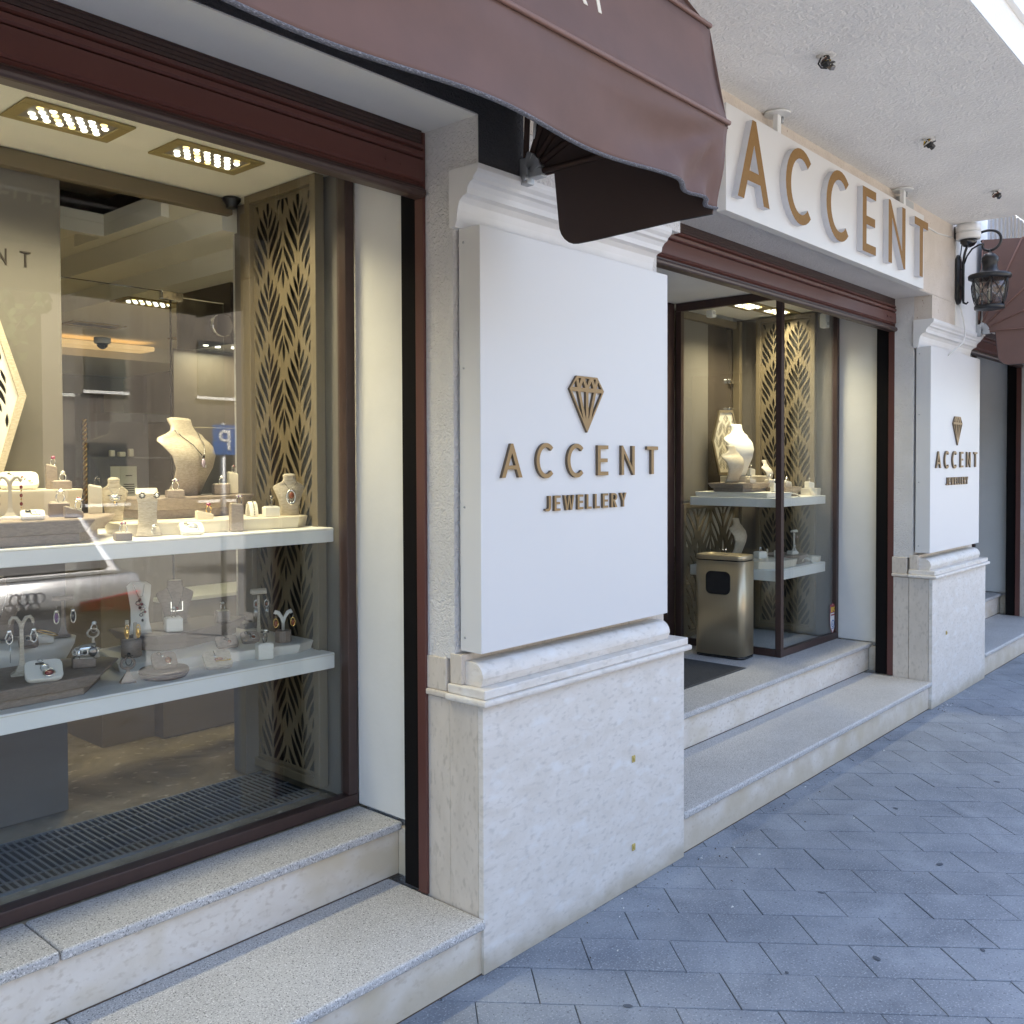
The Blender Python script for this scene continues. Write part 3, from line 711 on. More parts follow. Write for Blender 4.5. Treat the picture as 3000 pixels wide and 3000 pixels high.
light((5.86, 3.06, 2.6645), 'lit lamp panel over the corner showcase nearer the door', 5, .32, .20)
light((6.20, 3.02, 2.6645), 'lit lamp panel over the corner showcase nearer the leaf screen', 5, .32, .20)
light((.4, 5.4, 2.659), 'lamp panel over the sales floor behind the taupe partition', 6)
light((3.4, 5.9, 2.459), 'lamp panel over the wall cabinets at the back of the shop', 4)
# ---------------------------------------------------------------- wall cabinets seen through the glass
t = thing('wall_cabinet', 'dark glossy wall cabinet with a lit glass case below it', 'cabinet', (2.45, 3.95, .37))
MB().box(0, 0, 1.80, .29, .5, 2.14).build('upper_door', 'cabinet_dark', t, bevel=.002)
MB().box(-.10, .10, 2.142, .29, .5, 2.19).build('shadow_gap', 'coffer_dark', t)
MB().box(-.10, .35, 1.42, .29, .36, 1.80).build('back_board', 'cabinet_taupe', t)
for z in (1.15, 1.34): MB().box(-.12, .02, z, .29, .34, z+.008).build('glass_shelf', 'glass', t)
MB().box(-.12, .345, .62, .29, .349, 1.415).build('back_board', 'cabinet_taupe', t)
MB().box(-.35, .0, .61, .29, .34, .628).build('white_top', 'shelf_white', t, bevel=.002)
MB().box(-.35, .02, 0, .29, .34, .609).build('base_cupboard', 'cabinet_taupe', t)
ld = bpy.data.lights.new('lamp_light', 'AREA'); ld.size = .25; ld.energy = .4; ld.color = (1, .90, .62)
lo = bpy.data.objects.new('lamp_light', ld); COL.objects.link(lo); lo.parent = t; lo.location = (.08, .18, 1.79)
for i in range(5): MB().lathe([(.0001, -.004), (.012, -.004), (.013, 0)], (-.06+i*.075, .12+.02*(i % 2), 1.799), 10).build('spot', 'led_white', t)
t = thing('glass_gate', 'frameless glass door leaf with steel patch hinges behind the left showcase', 'glass door', (1.46, 3.46, .70))
MB().box(0, 0, 0, .42, .008, 1.575).build('sheet', 'glass', t)
MB().box(.425, 0, 0, .655, .008, 1.56).build('sheet', 'glass', t)
for z in (1.47,):
    h = MB().lathe([(.045, -.006), (.045, .014)], n=18).xf(Matrix.Translation((.64, -.004, z)) @ Matrix.Rotation(math.pi/2, 4, 'X')).build('hinge', 'chrome', t)
    MB().box(.640, -.012, z-.04, .675, .012, z+.04).build('hinge', 'chrome', t, bevel=.003)
MB().box(.38, -.012, 1.545, .47, .014, 1.578).build('clip', 'chrome', t, bevel=.003)
MB().box(.0, -.0006, 1.5755, .42, .0086, 1.5775).build('polished_edge', 'chrome', t)
MB().box(.425, -.0006, 1.5605, .655, .0086, 1.5625).build('polished_edge', 'chrome', t)
MB().box(.4205, -.0006, 0, .4245, .0086, 1.56).build('polished_edge', 'silver_dark', t)
t = thing('notice_stand', 'small printed notice in a clear stand far back between door and bust', 'notice', (2.045, 4.2, 1.35))
MB().box(-.062, 0, 0, -.018, .003, .245).build('sheet', 'paper', t); MB().box(-.016, .001, 0, .062, .004, .245).build('sheet', 'paper', t)
for i, (wd, z) in enumerate(((.03, .20), (.05, .16), (.052, .15), (.05, .14), (.05, .13), (.045, .12), (.04, .05))): MB().box(.023-wd/2, -.0012, z, .023+wd/2, .0004, z+.004).build('text_line', 'ink', t)
def plinth(loc, w, d, h, m, label): 
    t = thing('counter', label, 'counter', loc); MB().box(-w/2, -d/2, 0, w/2, d/2, h-.03).build('base', 'cabinet_taupe', t); MB().box(-w/2-.01, -d/2-.01, h-.029, w/2+.01, d/2+.01, h).build('top', m, t, bevel=.003)
plinth((2.03, 4.30, .367), .34, .5, .985, 'cabinet_taupe', 'low taupe counter behind the left showcase carrying the notice')
t = thing('wall_display', 'back wall display niche with lit shelves of white boxes', 'display case', (2.74, 5.6, .37))
MB().box(-.09, .30, .0, .30, .32, 1.55).build('back', 'cabinet_dark', t); MB().box(-.10, 0, 1.50, .30, .30, 1.55).build('top', 'cabinet_dark', t)
for z in (1.27, 1.02, .75): MB().box(-.09, 0, z, .3, .28, z+.012).build('shelf', 'glass_lamp', t)
for i, (x, z, w_, h_) in enumerate(((-.09, 1.283, .03, .04), (-.03, 1.283, .04, .03), (.03, 1.283, .03, .05), (-.06, 1.033, .04, .05), (.02, 1.033, .05, .03), (.0, .763, .04, .05))):
    tag(MB().box(-w_/2, -w_/2, 0, w_/2, w_/2, h_).build('ring_box', 'leather_white', None, bevel=.006, loc=(2.80+x, 5.72, .37+z)), ('small white box, first on the upper niche shelf', 'small white box, second on the upper niche shelf', 'small white box, third on the upper niche shelf', 'small white box, taller on the middle niche shelf', 'flat white box on the middle niche shelf', 'small white box alone on the lowest niche shelf')[i], 'ring box', 'boxes on the niche shelves')
for nm, loc, lab in (('dome_camera', (2.72, 5.85, 2.398), 'white dome camera under the ceiling inside the shop'),):
    t = thing(nm, lab, 'security camera', loc)
    MB().lathe([(.05, 0), (.05, -.03), (.045, -.036)], n=18).build('housing', 'white_plastic', t); MB().lathe([(.035, -.036), (.03, -.055), (.015, -.068), (.0001, -.072)], n=18).build('dome', 'dark_dome', t)
# ---------------------------------------------------------------- display pieces
def tray(loc, pts, h, label, m='leather_taupe', top=None, taper=.04, tiers=1):
    """many-sided platform: plinth, and a top slab that flares outwards"""
    t = thing('display_tray', label, 'display tray', loc)
    cx = sum(p[0] for p in pts)/len(pts); cy = sum(p[1] for p in pts)/len(pts)
    def ring(k, z): return [(cx+(x-cx)*(1+k), cy+(y-cy)*(1+k), z) for x, y in pts]
    z0 = 0
    if tiers == 2:
        MB().loft([ring(-.16, 0), ring(-.16, h*.42)], True, 0, False).build('plinth', m, t, bevel=.002); z0 = h*.425
    MB().loft([ring(-.10 if tiers == 2 else -taper*2.2, z0), ring(0, h*.93), ring(0, h-.0025)], True, 0, False).build('slab', m, t, bevel=.0015)
    MB().loft([ring(-.004, h-.002), ring(-.012, h)], True, 0, False).build('cover', top or m, t)
    return t
def oct_(x0, x1, y0, y1, c): return [(x0+c, y0), (x1-c, y0), (x1, y0+c), (x1, y1), (x0, y1), (x0, y0+c)]
def pt(loc): return lambda *p: [(x-loc[0], y-loc[1]) for x, y in p]
T1 = (1.0, 2.9, 1.3715)
tray(T1, [(x-1.0, y-2.9) for x, y in ((.55, 2.77), (1.262, 2.775), (1.425, 2.99), (1.425, 3.10), (.55, 3.10))], .0715, 'taupe many-sided platform on the upper shelf, nearest the picture edge', tiers=2)
tray((1.0, 3.25, 1.3715), [(x-1.0, y-3.25) for x, y in ((.55, 3.115), (1.33, 3.115), (1.41, 3.19), (1.37, 3.36), (.55, 3.36))], .1505, 'tall cream platform behind the taupe one on the upper shelf', 'leather_cream', taper=.03)
tray((1.76, 2.98, 1.3715), [(x-1.76, y-2.98) for x, y in ((1.42, 2.93), (1.50, 2.885), (2.03, 2.835), (2.113, 2.90), (2.113, 3.07), (1.95, 3.13), (1.45, 3.13))], .0405, 'low cream tray running to the leaf screen on the upper shelf', 'leather_cream', taper=.012)
tray((1.8, 3.2, 1.4125), [(x-1.8, y-3.2) for x, y in ((1.55, 3.09), (1.62, 3.045), (1.86, 3.07), (2.08, 3.20), (2.08, 3.37), (1.55, 3.37))], .0735, 'taupe stepped riser under the large bust on the upper shelf', tiers=2)
tray((1.0, 2.9, .9165), [(x-1.0, y-2.9) for x, y in ((.55, 2.775), (1.275, 2.785), (1.425, 2.98), (1.38, 3.10), (.55, 3.10))], .0595, 'taupe many-sided platform on the lower shelf, nearest the picture edge', tiers=2)
tray((1.8, 3.0, .9165), [(x-1.8, y-3.0) for x, y in ((1.44, 3.02), (1.52, 2.94), (2.03, 2.835), (2.113, 2.87), (2.113, 3.33), (1.90, 3.36), (1.50, 3.30))], .0335, 'low cream tray under the earring stands on the lower shelf', 'leather_white', taper=.012)
tray((1.8, 3.2, .9505), [(x-1.8, y-3.2) for x, y in ((1.56, 3.16), (1.60, 3.065), (1.71, 3.06), (1.93, 3.13), (2.05, 3.22), (1.95, 3.34), (1.56, 3.34))], .0595, 'taupe stepped riser under the small bust on the lower shelf', 'leather_brown', tiers=2)
t = thing('display_tray', 'round cream tray behind the taupe platform on the lower shelf', 'display tray', (1.12, 3.235, .9165))
MB().lathe([(.22, 0), (.27, .085), (.275, .108), (.0001, .1135)], n=40, sy=.47).build('slab', 'leather_white', t)
def bust(loc, w, h, label, m='leather_silk', rz=0., curve=.35, lean=0.):
    t = thing('necklace_bust', label, 'bust', loc, rz)
    prof = [(0, .66, .0), (.06, .63, .02), (.2, .62, .07), (.36, .70, .12), (.52, .84, .13), (.66, .97, .09), (.72, 1.0, .05), (.76, .90, .02), (.80, .66, .0), (.84, .46, -.01), (.9, .39, -.03), (.97, .41, -.05), (1., .40, -.055)]
    rings = []
    for z, ww, cv in prof:
        hw = ww*w/2; y = -cv*curve*h*1.2+lean*(z*z)*h; d = h*(.085 if z < .76 else .085+.05*(z-.76)/.24)
        n = 24; rg = []
        for i in range(n):
            a = 2*math.pi*i/n; cx = math.cos(a); sx_ = math.sin(a)
            x = hw*math.copysign(abs(cx)**.75, cx); yy = d*.5*math.copysign(abs(sx_)**.8, sx_)
            bow = .10*h*(x/(w/2))**2*(1 if z < .8 else .2)
            rg.append((x, y+yy+bow, z*h-(.02*h*(x/(w/2))**2 if .6 < z < .8 else 0)))
        rings.append(rg)
    MB().loft(rings).build('torso', m, t)
    c = rings[-1]; ctr = Vector((sum(p[0] for p in c)/24, sum(p[1] for p in c)/24, h))
    MB().loft([[tuple(ctr+(Vector(p)-ctr)*k+Vector((0, 0, dz))) for p in c] for k, dz in ((.86, .0002), (.80, .003), (.4, .004))]).build('neck_cap', 'leather_cream', t)
    return t
def front_of(t_h, z, curve, lean, x=0., w=1.):
    prof = [(0, 0), (.06, .02), (.2, .07), (.36, .12), (.52, .13), (.66, .09), (.72, .05), (.76, .02), (.84, -.01), (.9, -.03), (1, -.055)]
    for (a, ca), (b, cb) in zip(prof[:-1], prof[1:]):
        if a <= z <= b: cv = ca+(cb-ca)*(z-a)/(b-a); break
    return -cv*curve*t_h*1.2+lean*z*z*t_h-.0425*t_h+.10*t_h*(x/(w/2))**2
def necklace(base, rz, w, h, curve, lean, label, chain='silver_dark', drop=.45, parts=(), cr=.0012, cat='necklace'):
    t = thing('necklace', label, cat, base, rz); P = []
    for i in range(17):
        a = -1+2*i/16; x = w*.215*a*(1 if abs(a) < .99 else 1); z = drop+(.84-drop)*abs(a)**1.15
        P.append((x, front_of(h, z, curve, lean, x, w)-cr*1.5-(.004 if abs(a) < .9 else 0), z*h))
    MB().tube(P, cr, 5).build('chain', chain, t)
    y0 = front_of(h, drop, curve, lean)-.005
    for kind, m, x, z, sx, sz in parts:
        b = MB()
        if kind == 'gem': b.ico((x, y0-.003, drop*h+z), 1, 2, 0, (sx/2, min(sx, sz)*.28, sz/2))
        elif kind == 'ring': b.torus((x, y0-.002, drop*h+z), sx/2, max(.0012, sx*.09), 'y', 20, 6, 0, sz/sx)
        elif kind == 'bar': b.box(x-sx/2, y0-.003, drop*h+z-sz/2, x+sx/2, y0, drop*h+z+sz/2)
        b.build({'gem': 'stone', 'ring': 'setting', 'bar': 'bar'}[kind], m, t)
    return t
def ring_on(loc, r, label, gem='gem_clear', rz=0., style=0, band='silver', tilt=0.):
    """finger ring standing upright; loc is its lowest point"""
    t = thing('ring', label, 'ring', loc, rz); t.rotation_euler.x = tilt; r *= 1.32
    MB().torus((0, 0, r), r, r*.13, 'y', 20, 6).build('band', band, t)
    z = 2*r; b = MB()
    if style == 0: b.ico((0, 0, z+r*.25), 1, 2, 0, (r*.65, r*.55, r*.5)); b.build('stone', gem, t)
    elif style == 1:
        for i in range(9):
            a = i*.698; q = 0 if i == 8 else r*.55
            MB().ico((q*math.cos(a), q*math.sin(a), z+r*.25+(r*.3 if i == 8 else 0)), r*.3, 1).build('stone', gem if i % 2 else 'gem_clear', t)
    elif style == 2:
        MB().lathe([(r*.3, -r*.3), (r*.85, 0), (r*.8, r*.25), (r*.2, r*.4)], (0, 0, z+r*.1), 14).build('setting', band, t)
        MB().ico((0, -.1*r, z+r*.45), 1, 2, 0, (r*.5, r*.5, r*.35)).build('stone', gem, t)
    elif style == 3:
        for i in range(6):
            a = i*1.047; MB().ico((r*.6*math.cos(a), r*.6*math.sin(a), z+r*.2), 1, 1, 0, (r*.38, r*.30, r*.16)).build('petal', band, t)
        MB().ico((0, 0, z+r*.45), r*.42, 2).build('stone', gem, t)
    return t
def box_stand(loc, w, d, h, label, m='leather_taupe', rz=0., slope=0., name='ring_stand'):
    t = thing(name, label, 'ring stand', loc, rz)
    b = MB(); zf = h-slope
    v = [(-w/2, -d/2, 0), (w/2, -d/2, 0), (w/2, d/2, 0), (-w/2, d/2, 0), (-w/2, -d/2, h), (w/2, -d/2, zf), (w/2, d/2, zf), (-w/2, d/2, h)]
    b.add(v, [(0, 3, 2, 1), (4, 5, 6, 7), (0, 1, 5, 4), (2, 3, 7, 6), (0, 4, 7, 3), (1, 2, 6, 5)])
    b.build('block', m, t, bevel=min(w, h)*.10, seg=3)
    k = .80; c = MB()
    def zz(x): return h+(zf-h)*(x+w/2)/w
    c.add([(x*k, y*k, zz(x*k)+dz) for dz in (.0, .0022) for x, y in ((-w/2, -d/2), (w/2, -d/2), (w/2, d/2), (-w/2, d/2))], [(4, 5, 6, 7), (0, 1, 5, 4), (1, 2, 6, 5), (2, 3, 7, 6), (3, 0, 4, 7), (0, 3, 2, 1)])
    c.build('cushion', 'leather_cream' if m != 'leather_white' else 'leather_white', t, bevel=.0008)
    return t
def pad(loc, w, d, th, tilt, label, m='leather_white', rz=0., back=True):
    """sloping cushion: near edge low, far edge raised"""
    t = thing('cushion_stand', label, 'display cushion', loc, rz)
    h = d*math.sin(tilt); y = d*math.cos(tilt)
    prof = [(-w/2, 0), (w/2, 0), (w/2, 1), (-w/2, 1)]
    b = MB(); c = w*.16; out = [(-w/2+c, 0), (w/2-c, 0), (w/2-c*.3, c*.3), (w/2, c), (w/2, d-c), (w/2-c*.3, d-c*.3), (w/2-c, d), (-w/2+c, d), (-w/2+c*.3, d-c*.3), (-w/2, d-c), (-w/2, c), (-w/2+c*.3, c*.3)]
    S = lambda q, k: (q[0]*k, d/2+(q[1]-d/2)*k)
    def T(q, u): return (q[0], -y/2+q[1]*math.cos(tilt)-u*math.sin(tilt), q[1]*math.sin(tilt)+u*math.cos(tilt))
    b.loft([[T(S(q, .97), 0) for q in out], [T(q, th*.2) for q in out], [T(q, th*.8) for q in out], [T(S(q, .97), th) for q in out]], True, 0, False)
    b.build('cushion', m, t)
    MB().loft([[(q[0]*.80, (-y/2+.001+q[1]*.86*math.cos(tilt)), 0) for q in out], [T(S(q, .93), -.0004) for q in out]], True, 0, False).build('wedge', m, t)
    return t, T, d, th
def jewel_on(padr, label, parts, cat='pendant', name='pendant'):
    tp, T, d, th = padr
    t = thing(name, label, cat, tp.location, tp.rotation_euler.z)
    for kind, m, x, y, sx, sy in parts:
        b = MB(); c = T((x, d*y), th+.0025)
        if kind == 'gem': b.ico((0, 0, 0), 1, 2, 0, (sx/2, sy/2, min(sx, sy)*.3)); nm = 'stone'
        elif kind == 'ring': b.torus((0, 0, 0), sx/2, max(.0011, sx*.08), 'z', 18, 6); nm = 'loop'
        elif kind == 'chain': b.tube([(sx*math.sin(i*.5)*.5, -sy/2+sy*i/12, 0) for i in range(13)], .001, 5); nm = 'chain'
        else: b.box(-sx/2, -sy/2, -.001, sx/2, sy/2, .0015); nm = 'bar'
        a = math.asin(max(-1, min(1, (T((0, 1), 0)[2]-T((0, 0), 0)[2]))))
        b.xf(Matrix.Translation(c) @ Matrix.Rotation(a, 4, 'X')); b.build(nm, m, t)
    return t
def strip_stand(loc, w, prof, th, label, m='leather_silk', rz=0., name='curved_stand', taper=None):
    """bent sheet: prof is a (y, z) path"""
    t = thing(name, label, 'jewellery stand', loc, rz); L, Rr = [], []
    n = len(prof); rings = []
    for i, (y, z) in enumerate(prof):
        a, b_ = prof[max(i-1, 0)], prof[min(i+1, n-1)]; dy, dz = b_[0]-a[0], b_[1]-a[1]; q = math.hypot(dy, dz); ny, nz = -dz/q, dy/q
        ww = w/2*(taper[i] if taper else 1)
        rings.append([(-ww, y+ny*th/2, z+nz*th/2), (ww, y+ny*th/2, z+nz*th/2), (ww, y-ny*th/2, z-nz*th/2), (-ww, y-ny*th/2, z-nz*th/2)])
    MB().loft(rings, True, 0, True).build('sheet', m, t, bevel=.0008)
    return t
def foot_stem(t, m, h, w, zt=0.):
    MB().loft([[(x*k*w, y*k*w*.7, z) for x, y in ((-.5, -.5), (.5, -.5), (.5, .5), (-.5, .5))] for k, z in ((1., 0), (.96, .004), (.62, h*.08), (.34, h*.19), (.22, h*.30), (.18, h*.5), (.17, h))], True, 0, False).build('stem', m, t)
def tree_stand(loc, h, w, label, m='leather_cream', rz=0.):
    t = thing('earring_stand', label, 'earring stand', loc, rz); foot_stem(t, m, h*.80, w*.9)
    b = MB()
    for s in (-1, 1):
        b.tube([(0, 0, h*.76), (s*w*.06, 0, h*.86), (s*w*.20, 0, h*.95), (s*w*.34, 0, h*.96), (s*w*.44, 0, h*.91), (s*w*.47, 0, h*.85)], [.0052, .0055, .0055, .0052, .0045, .004], 8)
    b.build('arms', m, t)
    return t
def tee_stand(loc, h, w, label, m='leather_taupe', rz=0., foot=.04):
    t = thing('earring_stand', label, 'earring stand', loc, rz); foot_stem(t, m, h*.86, foot)
    r = h*.075; A = [math.radians(-25+i*23) for i in range(11)]
    prof = [(r*math.cos(a), h-r+r*math.sin(a)) for a in A]+[((r-.003)*math.cos(a), h-r+(r-.003)*math.sin(a)) for a in A[::-1]]
    MB().extr(prof, 'x', -w/2, w/2).build('roll_top', m, t)
    return t
def earring(loc, label, parts, rz=0.):
    """loc is the hanging point; parts hang below"""
    t = thing('earring', label, 'earring', loc, rz)
    MB().torus((0, 0, -.004), .004, .0007, 'x', 12, 5).build('hook', 'silver', t)
    for kind, m, x, z, sx, sz in parts:
        b = MB()
        if kind == 'gem': b.ico((x, 0, z), 1, 2, 0, (sx/2, min(sx, sz)*.3, sz/2)); nm = 'stone'
        elif kind == 'ring': b.torus((x, 0, z), sx/2, max(.0009, sx*.07), 'y', 18, 6, 0, sz/sx); nm = 'loop'
        else: b.tube([(x, 0, z+sz/2), (x, 0, z-sz/2)], sx/2, 5); nm = 'drop'
        b.build(nm, m, t)
    return t
def loop_stand(loc, h, w, label, m='leather_taupe', rz=0.):
    t = thing('ring_stand', label, 'ring stand', loc, rz)
    MB().loft([[(x*k*w, y*k*w, z) for x, y in ((-.5, -.35), (.5, -.35), (.5, .35), (-.5, .35))] for k, z in ((.95, 0), (.90, .003), (.22, h*.42), (.20, h*.62))], True, 0, False).build('foot', m, t)
    MB().torus((0, 0, h*.76), w*.40, w*.085, 'y', 22, 8, 0, .85).build('holder', m, t)
    return t
F = math.radians(-18)                # most pieces face the street, turned a little towards the passer-by
# --- upper shelf
bust((1.81, 3.235, 1.4865), 0.305, .285, 'large silky bust with a corded lilac pendant on the upper shelf', rz=math.radians(24), curve=1.35, lean=.0)
necklace((1.81, 3.235, 1.4865), math.radians(24), .305, .285, 1.35, .0, 'dark cord necklace with a lilac oval stone on the large bust', 'silver_dark', .50,
         [('gem', 'silver_dark', 0, .0, .018, .010), ('gem', 'gem_lilac', .0, -.022, .020, .036), ('bar', 'paper', .014, -.034, .007, .010)], .0019)
bust((1.462, 3.075, 1.4125), .092, .142, 'small cream bust wearing a silver crescent brooch on the upper shelf', rz=F, curve=.3)
necklace((1.462, 3.075, 1.4125), F, .092, .142, .3, 0, 'silver crescent pendant with a dark drop on the small bust', 'silver', .60,
         [('ring', 'silver', 0, -.006, .030, .020), ('gem', 'silver', 0, -.006, .026, .014), ('bar', 'silver_dark', 0, .002, .044, .0022), ('gem', 'gold', .0, -.022, .010, .010), ('gem', 'gem_black', .004, -.026, .010, .012)], .0008)
box_stand((1.392, 3.06, 1.4435), .040, .034, .094, 'tall cream ring post beside the small brooch bust', 'leather_cream', F, .008)
ring_on((1.398, 3.056, 1.532), .0085, 'dark jewelled ring on the tall cream post beside the brooch bust', 'gem_black', .3, 3, 'silver_dark')
strip_stand((1.482, 2.89, 1.372), .066, [(.035, 0), (-.030, .004), (-.024, .018), (-.012, .040), (-.006, .070), (-.012, .105), (-.004, .135), (.018, .152), (.03, .145)], .0045,
            'silky S-shaped stand with flower ear studs on the upper shelf', rz=F, taper=[1.2, 1.25, 1.05, .9, .84, .9, 1.05, 1., .92])
for s, lab in ((-1, 'flower ear stud nearer the picture edge on the S-shaped stand'), (1, 'flower ear stud nearer the leaf screen on the S-shaped stand')):
    t = thing('earring', lab, 'earring', (1.482+s*.021, 2.874-s*.007, 1.372+.131), F, 'flower studs')
    for i in range(7): MB().ico((.0072*math.cos(i*.9), -.002, .0072*math.sin(i*.9)), 1, 1, 0, (.0042, .0025, .0042)).build('petal', 'silver_dark', t)
    MB().ico((0, -.004, 0), .0055, 2).build('stone', 'gem_clear', t)
ring_on((1.487, 2.857, 1.379), .009, 'silver ring with clear stones at the foot of the S-shaped stand', 'gem_clear', .5, 2)
box_stand((1.352, 2.790, 1.372), .047, .060, .022, 'low taupe ring tray at the front of the upper shelf', 'leather_brown', F, 0)
ring_on((1.352, 2.785, 1.394), .010, 'large pink and clear cluster ring at the front of the upper shelf', 'gem_pink', .2, 1)
box_stand((1.322, 3.225, 1.5225), .034, .034, .082, 'tall taupe ring post against the partition', 'leather_taupe', F, .010)
ring_on((1.327, 3.222, 1.598), .0095, 'ring with a pink stone high on the taupe post', 'gem_pink', .6, 0)
box_stand((1.330, 3.165, 1.5225), .058, .048, .026, 'flat taupe ring box on the tall cream platform', 'leather_taupe', F)
ring_on((1.333, 3.163, 1.5485), .0095, 'pale silver ring on the flat taupe box', 'gem_clear', .3, 0)
box_stand((1.232, 2.955, 1.4435), .058, .050, .043, 'brown ring box on the taupe upper platform', 'leather_brown', F)
ring_on((1.236, 2.953, 1.4865), .0115, 'silver swirl ring on the brown ring box', 'silver', .3, 2)
box_stand((1.231, 2.850, 1.4435), .052, .036, .036, 'sloping taupe ring block in front of the brown box', 'leather_taupe', F, .018)
ring_on((1.242, 2.840, 1.466), .011, 'silver ring with a red stone on the sloping taupe block', 'gem_red', .5, 2)
p = pad((1.215, 3.215, 1.5225), .115, .085, .016, math.radians(32), 'large white cushion with a red brooch on the tall cream platform', rz=F)
jewel_on(p, 'branching silver brooch with red stones on the large white cushion', [('gem', 'gem_black', -.028, .82, .009, .008), ('chain', 'silver_dark', -.018, .7, .012, .020), ('gem', 'gem_red', -.004, .62, .010, .007), ('gem', 'gem_red', .010, .56, .009, .007), ('ring', 'silver', -.006, .45, .018, .018), ('ring', 'silver', .012, .42, .014, .014), ('gem', 'gold', .030, .3, .010, .006), ('bar', 'silver', .034, .12, .012, .003)], 'brooch', 'brooch')
tree_stand((1.088, 2.945, 1.4435), .128, .062, 'cream forked earring stand on the taupe upper platform', rz=F)
for s, lab in ((-1, 'dark beaded earring on the cream fork, nearer the picture edge'), (1, 'dark beaded earring on the cream fork, nearer the white cushion')):
    earring((1.088+s*.028, 2.945-s*.009, 1.4435+.109), lab, [p_ for i in range(3) for p_ in (('gem', 'gem_red', 0, -.016-.025*i, .009, .012), ('gem', 'gold', 0, -.027-.025*i, .005, .005))]+[('drop', 'silver_dark', 0, -.04, .0012, .06)], F)
p = pad((1.108, 2.835, 1.4435), .064, .048, .012, math.radians(22), 'small white cushion with a black stone ring on the taupe upper platform', rz=F)
jewel_on(p, 'silver ring with a black stone lying on the small white cushion', [('gem', 'gem_black', -.012, .68, .017, .014), ('ring', 'silver', .004, .45, .020, .02), ('gem', 'silver', .012, .4, .012, .010), ('gem', 'silver', .016, .2, .009, .007)], 'ring', 'ring')
box_stand((1.680, 3.075, 1.4865), .058, .046, .025, 'flat taupe ring box in front of the large bust', 'leather_taupe', F)
ring_on((1.681, 3.072, 1.5115), .0115, 'wide flower-cluster ring in front of the large bust', 'gem_violet', .3, 1)
box_stand((1.945, 3.215, 1.4865), .060, .050, .040, 'taupe ring block beside the large bust', 'leather_taupe', F, -.002)
ring_on((1.945, 3.212, 1.5265), .0090, 'square clear stone ring on the taupe block beside the large bust', 'gem_clear', .4, 2)
box_stand((2.045, 3.295, 1.4865), .038, .034, .086, 'tall cream ring post near the leaf screen', 'leather_cream', F, .008)
ring_on((2.048, 3.292, 1.567), .0085, 'silver and red ring on the tall cream post near the leaf screen', 'gem_red', .5, 3)
box_stand((1.722, 2.955, 1.4125), .056, .036, .030, 'sloping cream ring block below the large bust', 'leather_cream', F, .013)
ring_on((1.733, 2.945, 1.432), .0105, 'gold ring with a tall pink stone below the large bust', 'gem_pink', .4, 0, 'gold')
box_stand((1.778, 2.845, 1.372), .043, .036, .096, 'taupe ring post at the front edge of the upper shelf', 'leather_taupe', F, .004)
ring_on((1.786, 2.838, 1.461), .0105, 'violet cluster ring on the post at the front edge of the upper shelf', 'gem_violet', .4, 1, 'silver_dark')
t = strip_stand((1.930, 2.985, 1.4125), .030, [(-.034, 0), (-.030, .020), (-.018, .043), (.0, .052), (.018, .043), (.030, .020), (.034, 0)], .004, 'cream arched bracelet stand near the leaf screen', 'leather_white', F)
t = thing('bracelet', 'silver link bracelet over the cream arch', 'bracelet', (1.930, 2.985, 1.4125), F)
for i in range(16):
    a = math.radians(8+i*10); MB().torus((0, -.038*math.cos(a), .056*math.sin(a)), .003, .0009, 'x', 10, 5).build('link', 'silver_dark', t)
box_stand((1.958, 2.905, 1.4125), .054, .046, .036, 'cream ring cube in front of the arched bracelet stand', 'leather_white', F)
ring_on((1.958, 2.902, 1.4485), .0115, 'broad dark silver ring on the cream cube by the bracelet arch', 'silver_dark', 1.1, 0, 'silver_dark')
bust((2.052, 2.925, 1.4125), .118, .150, 'small silky bust with an amber leaf pendant beside the leaf screen', rz=F, curve=.25)
necklace((2.052, 2.925, 1.4125), F, .118, .150, .25, 0, 'leaf-shaped amber pendant on the bust by the leaf screen', 'silver_dark', .60,
         [('ring', 'silver', 0, -.022, .032, .050), ('gem', 'gem_amber', .001, -.016, .019, .026), ('gem', 'silver', 0, -.044, .010, .012), ('gem', 'silver', -.010, -.030, .007, .008)], .0007)
p = pad((1.605, 2.835, 1.372), .075, .060, .012, math.radians(30), 'white tilted cushion with a triangular pin at the shelf front', rz=F)
jewel_on(p, 'triangular grey stone pin on the white tilted cushion', [('gem', 'silver_dark', -.016, .86, .010, .008), ('gem', 'gem_clear', .004, .55, .034, .020), ('gem', 'silver', .016, .30, .008, .020), ('bar', 'silver', -.004, .70, .036, .004), ('chain', 'silver_dark', .012, .45, .008, .028)], 'brooch', 'brooch')
